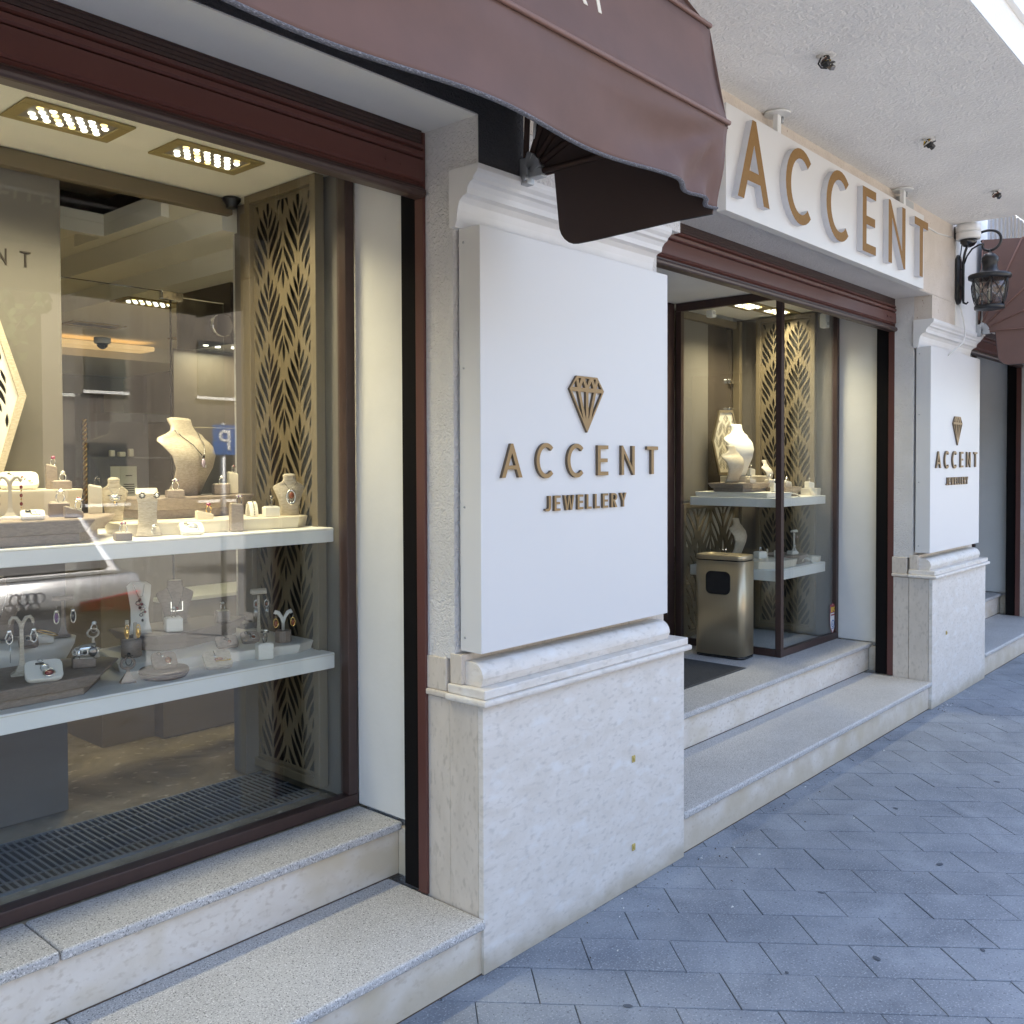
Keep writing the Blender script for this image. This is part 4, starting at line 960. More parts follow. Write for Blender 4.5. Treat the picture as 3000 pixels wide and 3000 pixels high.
# --- lower shelf
strip_stand((1.600, 3.19, 1.0105), .084, [(.035, 0), (-.030, .0), (-.034, .012), (-.026, .040), (-.016, .085), (-.022, .130), (-.010, .165), (.004, .176)], .0045, 'white curved stand with a dark floral necklace on the lower shelf', 'leather_white', F, 'necklace_stand', [.85, .9, .85, .72, .70, .86, .98, .62])
t = thing('necklace', 'dark floral cluster necklace on the white curved stand', 'necklace', (1.600, 3.19, 1.0105), F)
MB().tube([(-.020, -.022, .170), (-.004, -.028, .128), (.010, -.028, .130), (.016, -.022, .170)], .0009, 5).build('chain', 'silver_dark', t)
for i, (x, z, r, m_) in enumerate(((0, .118, .006, 'silver_dark'), (-.006, .106, .007, 'silver_dark'), (.006, .102, .006, 'gem_red'), (.012, .092, .007, 'silver'), (.0, .090, .006, 'gem_black'), (.010, .078, .006, 'silver_dark'), (.017, .074, .005, 'gem_red'), (.004, .064, .005, 'silver_dark'))):
    b = MB(); b.torus((x, -.027, z), r, r*.22, 'y', 14, 5) if i % 2 else b.ico((x, -.029, z), 1, 1, 0, (r, r*.5, r)); b.build('flower', m_, t)
MB().ico((.008, -.028, .045), 1, 2, 0, (.004, .003, .006)).build('drop', 'gem_black', t)
bust((1.775, 3.255, 1.0105), .135, .160, 'taupe bust with a square pendant on the lower shelf', 'leather_taupe', F, .5)
necklace((1.775, 3.255, 1.0105), F, .135, .160, .5, 0, 'silver frame pendant with a square stone on the taupe bust', 'silver_dark', .36, [('bar', 'silver', -.020, .010, .004, .036), ('bar', 'silver', .020, .010, .004, .036), ('bar', 'silver', 0, -.006, .042, .004), ('gem', 'gem_red', .0, .002, .014, .014)], .0008)
box_stand((1.690, 3.115, 1.0105), .058, .050, .048, 'white ring cube with a leafy ring on the lower riser', 'leather_white', F)
ring_on((1.690, 3.112, 1.0585), .0105, 'leafy silver ring on the white cube of the lower riser', 'gem_clear', .4, 3, 'silver_dark')
box_stand((1.915, 3.165, 1.0105), .050, .044, .040, 'taupe ring cube on the lower riser', 'leather_taupe', F)
ring_on((1.915, 3.163, 1.0505), .0105, 'blue-grey stone ring on the taupe cube of the lower riser', 'silver_dark', .5, 2)
tee_stand((2.000, 3.055, .9505), .185, .056, 'taupe T-shaped stand with long fringed earrings', 'leather_silk', F, .045)
for s, lab in ((-1, 'fringed silver earring on the T-shaped stand, nearer the taupe bust'), (1, 'fringed silver earring on the T-shaped stand, nearer the leaf screen')):
    earring((2.000+s*.019, 3.036-s*.006, .9505+.150), lab, [('ring', 'silver', 0, -.020, .016, .026), ('gem', 'gem_amber', 0, -.022, .008, .012)]+[('drop', 'silver', -.006+.004*i, -.052, .0018, .034+.012*(i == 1)) for i in range(4)], F)
t = thing('earring_stand', 'Y-shaped white earring stand on an octagonal taupe block', 'earring stand', (2.012, 2.915, .9505), F)
MB().lathe([(.030, 0), (.030, .040), (.028, .043)], n=8, smooth=False).build('base', 'leather_taupe', t, bevel=.001)
for s in (-1, 1):
    MB().tube([(0, 0, .040), (0, 0, .070), (s*.006, 0, .090), (s*.018, 0, .108), (s*.027, 0, .112), (s*.031, 0, .104)], [.006, .006, .0062, .0075, .008, .006], 8, 0).build('arm', 'leather_white', t)
for s, lab in ((-1, 'amber drop earring on the Y-shaped stand, nearer the T-shaped stand'), (1, 'amber drop earring on the Y-shaped stand, nearer the leaf screen')):
    earring((2.012+s*.030, 2.907-s*.010, .9505+.098), lab, [('ring', 'gold', 0, -.026, .017, .032), ('gem', 'gem_amber', 0, -.028, .013, .024)], F)
for (loc, w_, d_, lab, lab2, prt, mm) in (
    ((1.922, 2.995, .9505), .066, .052, 'small taupe cushion at the foot of the T-shaped stand', 'grey filigree pendant at the foot of the T-shaped stand', [('ring', 'silver_dark', -.012, .8, .012, .012), ('gem', 'silver_dark', -.002, .62, .012, .010), ('gem', 'gem_amber', .010, .34, .013, .016), ('ring', 'silver', .010, .34, .020, .02)], 'leather_taupe'),
    ((1.815, 2.975, .9505), .078, .056, 'taupe cushion in front of the lower riser', 'flower pendant with an oval stone in front of the lower riser', [('chain', 'silver_dark', -.006, .85, .003, .012), ('gem', 'silver_dark', -.002, .6, .022, .008), ('gem', 'silver_dark', -.002, .6, .008, .022), ('gem', 'gem_amber', .006, .36, .014, .016)], 'leather_taupe'),
    ((1.700, 2.845, .917), .092, .076, 'large taupe cushion at the front of the lower shelf', 'long gold and amber pendant on the large taupe cushion', [('chain', 'silver_dark', -.008, .84, .002, .016), ('gem', 'silver', -.008, .66, .010, .014), ('gem', 'gem_amber', .002, .42, .030, .015), ('bar', 'gold', .014, .30, .046, .003), ('gem', 'gem_yellow', .036, .32, .009, .008), ('ring', 'gold', .024, .36, .012, .012)], 'leather_silk'),
    ((1.513, 2.852, .9465), .078, .064, 'taupe cushion on the round brown plinth', 'dark amber pendant with curling setting on the round plinth', [('ring', 'silver_dark', -.014, .88, .012, .012), ('gem', 'silver', -.004, .68, .010, .009), ('gem', 'gem_amber', .010, .38, .020, .030), ('ring', 'silver_dark', .012, .44, .016, .016), ('ring', 'silver', .012, .20, .014, .014)], 'leather_taupe'),
    ((1.132, 2.835, .976), .100, .078, 'large white cushion on the lower taupe platform', 'silver pendant with a dark drop stone on the large white cushion', [('ring', 'silver', -.008, .92, .012, .012), ('bar', 'silver_dark', -.010, .76, .022, .006), ('gem', 'silver', .002, .66, .022, .012), ('ring', 'silver', .002, .50, .022, .022), ('gem', 'gem_red', .012, .26, .024, .020), ('ring', 'silver', .012, .26, .030, .030)], 'leather_white'),
    ((1.187, 3.085, 1.0305), .056, .046, 'small taupe cushion on the round cream tray', 'blue-grey oval pendant on the small taupe cushion', [('gem', 'silver_dark', .0, .6, .014, .018), ('ring', 'silver', .0, .6, .018, .018)], 'leather_taupe')):
    p = pad(loc, w_, d_, .014, math.radians(34), lab, mm, F); jewel_on(p, lab2, prt)
box_stand((1.885, 2.845, .917), .056, .048, .056, 'white ring cube at the front of the lower shelf', 'leather_white', F, 0)
ring_on((1.886, 2.843, .973), .0135, 'ring with a large round pale stone at the front of the lower shelf', 'gem_clear', .6, 2, 'silver_dark')
t = thing('round_plinth', 'round brown plinth at the front of the lower shelf', 'display stand', (1.513, 2.852, .917))
MB().lathe([(.066, 0), (.074, .010), (.078, .018), (.076, .0195)], n=36).build('base', 'leather_brown', t)
MB().lathe([(.074, .0198), (.0775, .024), (.074, .0285), (.0001, .0292)], n=36).build('cover', 'leather_brown', t)
loop_stand((1.399, 2.865, .917), .078, .050, 'taupe loop ring stand in front of the lower taupe platform', 'leather_taupe', F)
ring_on((1.399, 2.857, .972), .0105, 'dark thorny ring on the taupe loop stand', 'gem_black', .4, 3, 'silver_dark')
t = thing('drum_stand', 'round taupe drum carrying gold hoops on the lower shelf', 'earring stand', (1.520, 3.085, .9505), F)
MB().lathe([(.031, 0), (.033, .003), (.033, .055), (.031, .058), (.0001, .059)], n=28).build('drum', 'leather_taupe', t)
for s in (-1, 1): MB().box(-.006+s*.013, -.004, .059, .006+s*.013, .004, .125-.01*(s > 0)).build('prong', 'leather_silk', t, bevel=.002)
for s, lab in ((-1, 'gold oval hoop earring on the drum, nearer the picture edge'), (1, 'gold oval hoop earring on the drum, nearer the white curved stand')):
    earring((1.520+s*.017, 3.075-s*.006, .9505+.112), lab, [('ring', 'gold', 0, -.026, .014, .044), ('gem', 'gold', 0, -.030, .010, .034)], F)
loop_stand((1.372, 3.045, .976), .104, .042, 'tall pale loop ring stand on the lower taupe platform', 'leather_silk', F)
ring_on((1.372, 3.037, 1.058), .0105, 'pearly ring on the tall pale loop stand', 'gem_clear', .4, 0)
box_stand((1.288, 2.925, .976), .066, .046, .030, 'taupe wedge block under the silver cuff', 'leather_taupe', F, .004)
t = thing('cuff_bracelet', 'wide silver cuff with scrollwork on the taupe wedge', 'bracelet', (1.292, 2.925, 1.004), F)
b = MB(); A = [math.radians(-60+i*300/30) for i in range(31)]
b.loft([[(.031*math.cos(a), .022*math.sin(a), z+.006*math.cos(a)), (.031*1.06*math.cos(a), .022*1.06*math.sin(a), z+.006*math.cos(a)), (.031*1.06*math.cos(a), .022*1.06*math.sin(a), z+.032+.006*math.cos(a)), (.031*math.cos(a), .022*math.sin(a), z+.032+.006*math.cos(a))] for a in A for z in (.004,)])
b.build('band', 'silver', t)
for i in range(6):
    a = math.radians(-150+i*28); MB().torus((.0335*math.cos(a), .0240*math.sin(a), .020), .0085, .0014, 'y', 14, 5, 0, 1.).build('scroll', 'silver', t)
MB().ico((.020, -.022, .020), 1, 2, 0, (.013, .006, .016)).build('medallion', 'silver_dark', t)
tree_stand((1.118, 2.955, .976), .180, .068, 'tall taupe forked earring stand on the lower taupe platform', 'leather_silk', F)
for s, lab in ((-1, 'silver teardrop earring on the tall taupe fork, nearer the picture edge'), (1, 'silver teardrop earring on the tall taupe fork, nearer the silver cuff')):
    earring((1.118+s*.031, 2.955-s*.010, .976+.153), lab, [('gem', 'silver', 0, -.022, .014, .012), ('ring', 'silver', 0, -.042, .018, .034), ('gem', 'gem_black', .001, -.042, .010, .026)]+([('drop', 'silver', .002, -.085, .0016, .06)] if s < 0 else []), F)
tee_stand((1.342, 3.20, 1.0305), .135, .062, 'grey T-shaped earring stand on the round cream tray', 'leather_taupe', F, .05)
for s, lab in ((-1, 'grey stone earring on the grey T-shaped stand, nearer the picture edge'), (1, 'dark pointed earring on the grey T-shaped stand, nearer the tall loop stand')):
    earring((1.342+s*.024, 3.184-s*.008, 1.0305+.100), lab, [('gem', 'silver', 0, -.014, .014, .012), ('gem', 'gem_violet' if s < 0 else 'gem_black', 0, -.034, .012, .034), ('ring', 'silver', 0, -.034, .016, .040)], F)
box_stand((1.250, 3.130, 1.0305), .060, .040, .030, 'white wedge block with a gold bangle on the round cream tray', 'leather_white', F, .012)
t = thing('bracelet', 'thin gold bangle leaning on the white wedge block', 'bracelet', (1.262, 3.135, 1.053), F)
MB().torus((0, 0, .008), .032, .0022, 'z', 28, 6, 0, 1).xf(Matrix.Rotation(math.radians(18), 4, 'Y')).build('hoop', 'gold', t)
bust((1.165, 3.29, 1.0305), .17, .205, 'grey bust with a thin cord at the picture edge of the lower shelf', 'leather_taupe', math.radians(-8), .5)
necklace((1.165, 3.29, 1.0305), math.radians(-8), .17, .205, .5, 0, 'thin dark cord necklace on the grey bust at the picture edge', 'silver_dark', .30, [('gem', 'gem_clear', 0, 0, .016, .016)], .0012)
# hexagonal leaf board behind the left end of the upper shelf
def hex_board(loc, w, h, label, rz, tilt=0., fm='leather_silk', lm='leather_white', cols=3):
    t = thing('leaf_board', label, 'display board', loc, rz); t.rotation_euler.x = tilt
    def hexa(k): return [(w*.28*k+w/2*(1-k)*.0+w*.0, 0) for _ in ()]
    P = [(-.24*w, 0), (.24*w, 0), (.5*w, h*.52), (.24*w, h), (-.24*w, h), (-.5*w, h*.52)]
    c = (0, h/2); In = [(c[0]+(x-c[0])*.86, c[1]+(y-c[1])*.92) for x, y in P]
    link('frame', flat([P, In], .02, 'frame', [fm]), t)
    def inside(x, y):
        x -= w/2
        for i in range(6):
            a, b = In[i], In[(i+1) % 6]
            if (b[0]-a[0])*(y-a[1])-(b[1]-a[1])*(x-a[0]) < .0006: return False
        return True
    lp = leaf_loops(w, .0, h, cols, inside=inside, n=7)
    lat = flat([In]+[[(x-w/2, y) for x, y in q] for q in lp], .006, 'leaf_lattice', [lm])
    link('leaf_lattice', lat, t, (0, .007, 0))
    link('back_panel', flat([In], .003, 'back_panel', ['lattice_back']), t, (0, .0145, 0))
    return t
hex_board((1.11, 3.335, 1.5225), .36, .60, 'six-sided white leaf board at the picture edge behind the cream platform', 0)
# ---------------------------------------------------------------- corner showcase
tray((5.84, 3.1, 1.3725), [(x-5.84, y-3.1) for x, y in ((5.62, 2.80), (5.70, 2.745), (5.86, 2.745), (5.86, 3.33), (5.62, 3.33))], .034, 'low white tray along the side glass of the corner showcase', 'leather_white', taper=.012)
tray((5.80, 3.1, 1.4075), [(x-5.80, y-3.1) for x, y in ((5.63, 2.98), (5.68, 2.93), (5.92, 2.93), (5.95, 3.0), (5.95, 3.24), (5.63, 3.24))], .058, 'taupe stepped platform under the smaller bust of the corner showcase', 'leather_taupe', tiers=2)
tray((6.10, 2.95, 1.3725), [(x-6.10, y-2.95) for x, y in ((5.88, 2.90), (5.94, 2.82), (6.17, 2.82), (6.23, 2.87), (6.23, 3.10), (5.96, 3.10))], .062, 'taupe platform with ring boxes in the corner showcase', 'leather_taupe', tiers=2)
tray((5.98, 3.23, 1.3725), [(x-5.98, y-3.23) for x, y in ((5.96, 3.11), (6.28, 3.11), (6.28, 3.33), (5.96, 3.33))], .135, 'cream platform under the tall bust of the corner showcase', 'leather_cream', taper=.02)
tray((6.29, 2.84, 1.3725), [(x-6.29, y-2.84) for x, y in ((6.235, 2.80), (6.27, 2.755), (6.34, 2.755), (6.355, 2.80), (6.355, 2.86), (6.235, 2.86))], .050, 'small cream tray at the front corner of the corner showcase', 'leather_cream', taper=.03)
bust((5.98, 3.20, 1.508), .27, .36, 'tall white bust curving forward in the corner showcase', 'leather_white', math.radians(-14), 1.15, .0)
bust((5.75, 3.12, 1.466), .20, .25, 'smaller pale bust nearer the door in the corner showcase', 'leather_silk', math.radians(-14), 1.15, .0)
bust((6.10, 3.05, 1.436), .13, .18, 'low pink-beige bust half hidden behind the tall white one', 'leather_cream', math.radians(5), 1.3, .0)
hex_board((6.02, 3.315, 1.515), .24, .46, 'six-sided cream leaf board behind the busts of the corner showcase', math.radians(-25), 0, 'lattice_gold', 'leather_cream', 4)
for i, (loc, w_, h_, sl, m_, lab, lab2) in enumerate((
    ((5.76, 2.99, 1.466), .055, .028, .01, 'leather_cream', 'flat cream ring box on the stepped platform of the corner showcase', 'small ring on the flat cream box of the corner showcase'),
    ((5.80, 2.84, 1.407), .045, .060, .012, 'leather_white', 'tall white ring post on the side tray of the corner showcase', 'small ring on the tall white post of the corner showcase'),
    ((6.09, 3.16, 1.508), .050, .055, .01, 'leather_white', 'white ring block beside the tall bust', 'small ring on the block beside the tall bust'),
    ((6.03, 2.99, 1.435), .05, .050, .0, 'leather_cream', 'cream ring cube behind the corner post of the showcase', 'small ring on the cube behind the corner post'),
    ((6.10, 2.90, 1.435), .065, .030, .012, 'leather_cream', 'wide cream ring wedge right of the corner post', 'small ring on the wide cream wedge'),
    ((6.17, 2.93, 1.435), .055, .040, .010, 'leather_white', 'white ring wedge in the middle of the corner showcase front', 'small ring on the white wedge in the corner showcase'),
    ((6.285, 2.815, 1.423), .055, .045, .010, 'leather_white', 'white ring wedge on the small corner tray', 'small ring on the wedge of the small corner tray'))):
    box_stand(loc, w_, w_*.8, h_, lab, m_, F, sl); ring_on((loc[0], loc[1], loc[2]+h_-sl*.5), .009, lab2, 'gem_clear', .4, (0, 2, 0, 3)[i % 4])
t = strip_stand((5.95, 2.79, 1.3725), .05, [(-.05, 0), (-.036, .014), (-.015, .024), (.01, .022), (.03, .012), (.045, 0)], .004, 'low white bracelet ramp at the front of the corner showcase', 'leather_white', .6)
strip_stand((6.205, 2.785, 1.3725), .05, [(-.035, 0), (-.030, .02), (-.015, .045), (-.01, .055)], .004, 'small white leaning display card at the front of the corner showcase', 'leather_white', .8)
# lower shelf of the corner showcase
tray((5.90, 3.0, .9085), [(x-5.90, y-3.0) for x, y in ((5.62, 2.86), (5.72, 2.76), (5.98, 2.76), (5.98, 3.30), (5.62, 3.30))], .050, 'cream tray along the side glass on the lower corner shelf', 'leather_cream', taper=.02)
tray((6.16, 2.92, .9085), [(x-6.16, y-2.92) for x, y in ((5.99, 2.85), (6.06, 2.78), (6.24, 2.80), (6.27, 2.86), (6.27, 3.05), (5.99, 3.05))], .060, 'taupe platform on the lower corner shelf', 'leather_taupe', tiers=2)
tray((6.30, 2.85, .9085), [(x-6.30, y-2.85) for x, y in ((6.275, 2.79), (6.31, 2.755), (6.355, 2.76), (6.36, 2.9), (6.275, 2.9))], .040, 'small cream tray at the front corner of the lower corner shelf', 'leather_cream', taper=.03)
bust((5.97, 3.20, .9595), .15, .25, 'pale bust on the lower shelf of the corner showcase', 'leather_silk', math.radians(-14), 1.15, .0)
tee_stand((6.25, 2.91, .969), .16, .07, 'white T-shaped earring stand on the lower corner shelf', 'leather_white', 0, .06)
for s, lab in ((-1, 'small earring on the white T-shaped stand, nearer the corner post'), (1, 'small earring on the white T-shaped stand, nearer the stucco reveal')):
    earring((6.25+s*.02, 2.895, .969+.125), lab, [('gem', 'gem_lilac', 0, -.015, .010, .016)])
box_stand((5.82, 2.95, .959), .075, .055, .045, 'cream ring block on the lower corner shelf', 'leather_white', F); ring_on((5.82, 2.95, 1.004), .009, 'small ring on the cream block of the lower corner shelf', 'gem_clear')
box_stand((5.93, 2.87, .959), .05, .045, .05, 'small white ring cube behind the corner post, lower shelf', 'leather_white', F); ring_on((5.93, 2.87, 1.009), .009, 'small ring on the cube of the lower corner shelf', 'gem_clear', .3, 2)
tree_stand((5.72, 2.85, .959), .075, .05, 'small cream forked stand on the lower corner shelf', 'leather_cream', .5)
box_stand((6.12, 2.86, .969), .06, .05, .025, 'flat white ring box beside the white T-shaped stand', 'leather_white', F, .006); ring_on((6.15, 2.86, .99), .012, 'silver ring beside the white T-shaped stand', 'silver', .3, 2)
strip_stand((6.20, 2.80, .9085), .05, [(-.04, 0), (-.030, .02), (-.005, .035), (.02, .03), (.04, 0)], .004, 'white leaning bracelet ramp on the lower corner shelf', 'leather_white', .7)
# brass side gate below the shelf, mirror strip and wall behind the corner showcase
t = thing('leaf_gate', 'brass framed leaf gate under the upper shelf of the corner showcase', 'screen', (5.60, 3.415, .40))
iw, ih = .72, .86
lp = leaf_loops(iw, .012, ih-.012, 2, per=2.4)
link('leaf_lattice', flat([[(0, 0), (iw, 0), (iw, ih), (0, ih)]]+lp, .008, 'leaf_lattice', ['lattice_gold']), t, (.03, .005, .03))
for q in ((0, -.01, 0, .0295, .025, .92), (.7505, -.01, 0, .79, .025, .92), (.03, -.01, 0, .75, .025, .0295), (.03, -.01, .8905, .75, .025, .92)): MB().box(*q).build('frame_bar', 'lattice_gold', t, bevel=.002)
t = thing('back_screen', 'cream and black back board of the corner showcase with steel glass clips', 'partition', (5.60, 3.44, .38))
MB().box(0, 0, .96, .38, .02, 2.26).build('board', 'partition_taupe', t); MB().box(.381, .0, .96, .74, .02, 2.26).build('board', 'cabinet_dark', t)
MB().box(0, .6, 0, .8, .62, .95).build('board', 'interior_cream', t)
for z in (1.61, 1.82): MB().box(.66, -.03, z-.018, .72, -.001, z+.018).build('clip', 'chrome', t, bevel=.004)
MB().box(-.02, -.035, 2.21, .80, -.002, 2.262).build('rail', 'lattice_gold', t, bevel=.003)
MB().box(.735, -.06, 0, .775, -.002, 2.262).build('stile', 'lattice_gold', t, bevel=.003); MB().box(-.03, -.03, 0, -.002, .02, 2.262).build('stile', 'lattice_gold', t, bevel=.003)
for loc, lab in (((6.33, 2.73, 2.53), 'white alarm sensor high on the showcase wall beside the glass'), ((5.78, 3.30, 2.60), 'white alarm sensor under the showcase ceiling above the busts')):
    t = thing('alarm_sensor', lab, 'sensor', loc); MB().box(-.03, -.025, 0, .03, .025, .10 if loc[0] > 6 else .05).build('case', 'white_plastic', t, bevel=.010, seg=3); MB().box(-.018, -.027, .02, .018, -.0255, .04).build('lens', 'grey_plastic', t)
# shield sticker low on the showcase glass
t = thing('shield_sticker', 'shield-shaped security sticker low in the corner of the showcase glass', 'sticker', (6.365, 2.6785, .51))
sh = lambda k, z0=0: [(x*k, (y+z0)*k) for x, y in ((-.045, .10), (-.03, .108), (-.02, .10), (0, .115), (.02, .10), (.03, .108), (.045, .10), (.042, .05), (.047, 0), (.036, -.06), (0, -.105), (-.036, -.06), (-.047, 0), (-.042, .05))]
link('rim', flat([sh(1.)], .0006, 'rim', ['sticker_red']), t); link('shield', flat([sh(.9)], .0006, 'shield', ['sticker_white']), t, (0, -.0008, 0))
link('header', flat([[(-.038, .045), (.038, .045), (.039, .092), (0, .10), (-.039, .092)]], .0006, 'header', ['sticker_red']), t, (0, -.0016, 0))
letters(t, [('R', -.030, -.012, .052, .086), ('P', -.009, .008, .052, .086), ('G', .010, .031, .052, .086)], -.0022, .0006, ['sticker_yellow'], .2)
link('line', flat([[(-.03, .026), (.03, .026), (.03, .036), (-.03, .036)]], .0006, 'line', ['sticker_red']), t, (0, -.0016, 0))
link('emblem', flat([[(.026*math.cos(i*.314), -.03+.026*math.sin(i*.314)) for i in range(20)], [(.019*math.cos(i*.314), -.03+.019*math.sin(i*.314)) for i in range(20)]], .0006, 'emblem', ['sticker_blue']), t, (0, -.0016, 0))
letters(t, [('A', -.008, .008, -.042, -.018)], -.0016, .0006, ['sticker_blue'], .2)
link('line', flat([[(-.022, -.066), (.022, -.066), (.022, -.060), (-.022, -.060)]], .0006, 'line', ['sticker_blue']), t, (0, -.0016, 0))
# ---------------------------------------------------------------- street-side things
def wall_panel(x0, label, spec_x, dz=0):
    t = thing('shop_sign', label, 'sign', (x0, 2.025, 1.003+dz), group='white shop panels on the stone piers')
    MB().box(0, 0, 0, 1.076, .092, 1.340).build('box', 'panel_white', t, bevel=.002)
    b = MB()
    g = [('A', .086, .186, .552, .662), ('C', .257, .346, .549, .665), ('C', .422, .514, .549, .665), ('E', .598, .662, .554, .662), ('N', .745, .831, .554, .662), ('T', .915, .991, .555, .662)]
    letters(t, g, -.011, .011, ['panel_gold', 'panel_gold_side'], .125)
    x = .304; ws = dict(J=.030, E=.033, W=.058, L=.030, R=.038, Y=.040); sp = []
    tot = sum(ws[c] for c in 'JEWELLERY'); gap = (.474-tot)/8
    for c in 'JEWELLERY': sp.append((c, x, x+ws[c], .436, .488)); x += ws[c]+gap
    letters(t, sp, -.010, .010, ['panel_gold', 'panel_gold_side'], .15)
    link('diamond', flat(diamond_loops(.200, .197), .010, 'diamond', ['panel_gold', 'panel_gold_side']), t, (.437, -.010, .706))
    sc = MB().lathe([(.0045, 0), (.004, -.0015), (.0001, -.002)], n=10).xf(Matrix.Rotation(math.radians(90), 4, 'Y')).mesh('screw', 'galvanised')
    for z in (.045, .46, .90, 1.295): link('screw', sc, t, (-.0001, .072, z))
wall_panel(2.130, 'large white shop panel with bronze diamond and lettering on the nearer stone pier', 0)
wall_panel(6.340, 'white shop panel with bronze diamond and lettering on the farther stone pier', 0, .006)
t = thing('sign_box', 'long white sign box with big gold letters above the shop entrance', 'sign', (3.500, 1.930, 2.640))
MB().box(0, 0, 0, 2.40, .045, .440).build('box', 'panel_white', t, bevel=.002)
letters(t, [('A', .043, .328, .062, .405), ('C', .485, .752, .056, .396), ('C', .921, 1.194, .056, .396), ('E', 1.373, 1.557, .058, .392), ('N', 1.739, 2.000, .056, .395), ('T', 2.150, 2.382, .052, .385)], -.030, .030, ['sign_gold', 'letter_return'], .135)
def hanger(x, label, wire):
    t = thing('sign_bracket', label, 'bracket', (x, 1.965, 3.08))
    MB().lathe([(.058, .098), (.058, .106), (.052, .109)], n=22).build('ceiling_plate', 'white_plastic', t)
    MB().box(-.018, -.012, -.01, .018, .012, .0975).build('post', 'white_plastic', t, bevel=.002)
    MB().lathe([(.007, .07), (.007, .097)], (.035, -.008, 0), 8).build('bolt', 'galvanised', t); MB().lathe([(.011, .083), (.011, .09)], (.035, -.008, 0), 6).build('nut', 'galvanised', t)
hanger(4.03, 'round white ceiling bracket holding the sign box above its letters, nearer the awning', 0)
hanger(5.64, 'round white ceiling bracket holding the sign box, nearer the lantern', 1)
t = thing('junction_box', 'small grey box behind the top edge of the sign box', 'junction box', (5.66, 1.98, 3.085))
MB().box(0, 0, 0, .21, .03, .075).build('case', 'grey_plastic', t, bevel=.003); MB().tube([(.21, .015, .03), (.40, .03, .0), (.75, .033, -.005), (1.05, .033, .02)], .005, 6).build('cable', 'cable_white', t)
# open wire ends in the slab
def wires(loc, label, n, big, seed):
    t = thing('loose_wires', label, 'wiring', loc); r = random.Random(seed)
    MB().lathe([(.045*big, -.0002), (.03*big, -.0015)], n=16).build('hole_rim', 'stucco_soffit', t)
    MB().lathe([(.013*big, -.0016), (.012*big, -.0026)], n=12).build('hole', 'black_gap', t)
    for i in range(n):
        a = r.random()*6.28; k = r.uniform(.5, 1.1)*big; P = [(0, 0, .0)]
        for j in range(7):
            P.append((.040*k*math.cos(a+j*.85)*(.4+.1*j), .040*k*math.sin(a+j*.85)*(.4+.1*j), -.012-.034*k*math.sin(j*.5)))
        MB().tube(P, .0034, 6).build('wire', ('cable_black', 'cable_brown', 'cable_white', 'cable_black', 'gem_yellow')[i % 5], t)
    for i in range(2):
        b = MB().box(-.012, -.009, -.014, .012, .009, .009); o = b.build('terminal', 'silver_dark' if i else 'cable_black', t, bevel=.002, loc=(.022*big*(1 if i else -1), -.01, -.046*big)); o.rotation_euler = (r.random(), r.random(), r.random()*3)
    return t
wires((3.60, 1.55, 3.19), 'knot of black and yellow wires hanging from the slab, nearest the awning', 6, .85, 1)
wires((4.86, 1.57, 3.19), 'knot of brown wires hanging from the middle of the slab', 5, .72, 2)
wires((6.05, 1.57, 3.19), 'thin loose copper wires hanging from the slab near the lantern', 4, .62, 5)
# dome camera
t = thing('dome_camera', 'white dome camera on the wall under the slab beside the lantern', 'security camera', (6.78, 1.93, 3.155))
MB().lathe([(.078, .032), (.078, -.012), (.074, -.018)], n=26).build('housing', 'white_plastic', t)
MB().lathe([(.074, -.0185), (.077, -.024), (.076, -.060), (.070, -.066)], n=26).build('ring', 'white_plastic', t)
MB().lathe([(.054, -.0665), (.050, -.088), (.034, -.108), (.012, -.117), (.0001, -.118)], n=24).build('dome', 'dark_dome', t)
MB().box(-.02, .05, -.05, .02, .085, .03).build('wall_arm', 'black_metal', t)
t = thing('cable', 'white cable looping from the lantern plate down over the cornice', 'cable', (6.83, 1.99, 2.66))
MB().tube([(0, .012, .02), (.01, .0, -.03), (.045, -.006, -.09), (.06, -.008, -.14), (.03, -.02, -.19), (-.03, -.03, -.25), (-.10, .0, -.30), (-.16, .03, -.345)], .0045, 6).build('sheath', 'cable_white', t)
MB().tube([(.03, .010, .50), (.035, .004, .44), (.02, .008, .36), (.0, .012, .30)], .0035, 6).build('sheath', 'cable_black', t)
# lantern
t = thing('wall_lantern', 'black wrought wall lantern with crossed bars hanging from a scrolled arm', 'wall lamp', (6.83, 2.015, 2.67))
MB().loft([[(x*.045, 0, z) for x, z in ()] or [(-.0, 0, 0)]]*1) if False else None
P = [(-.012, 0), (.012, 0), (.046, .035), (.046, .30), (.012, .335), (-.012, .335), (-.046, .30), (-.046, .035)]
MB().loft([[(x, 0, z) for x, z in P], [(x, -.014, z) for x, z in P], [(x*.6, -.024, .1675+(z-.1675)*.93) for x, z in P]], True, 0, False).build('wall_plate', 'black_metal', t)
arm = [(-.045-.0, .02), (-.040, -.0), (-.040, .10), (-.040, .20), (-.042, .28), (-.055, .345), (-.085, .405), (-.135, .440), (-.19, .452), (-.24, .440), (-.27, .405), (-.268, .360), (-.24, .328), (-.20, .318), (-.168, .330), (-.158, .352), (-.168, .372)]
q_ = arm[1:]; sm = []
for i in range(len(q_)-1):
    a, b, c, d = q_[max(i-1, 0)], q_[i], q_[i+1], q_[min(i+2, len(q_)-1)]
    for j in range(4):
        u = j/4; sm.append(tuple(.5*(2*b[k]+(c[k]-a[k])*u+(2*a[k]-5*b[k]+4*c[k]-d[k])*u*u+(3*b[k]-a[k]-3*c[k]+d[k])*u**3) for k in (0, 1)))
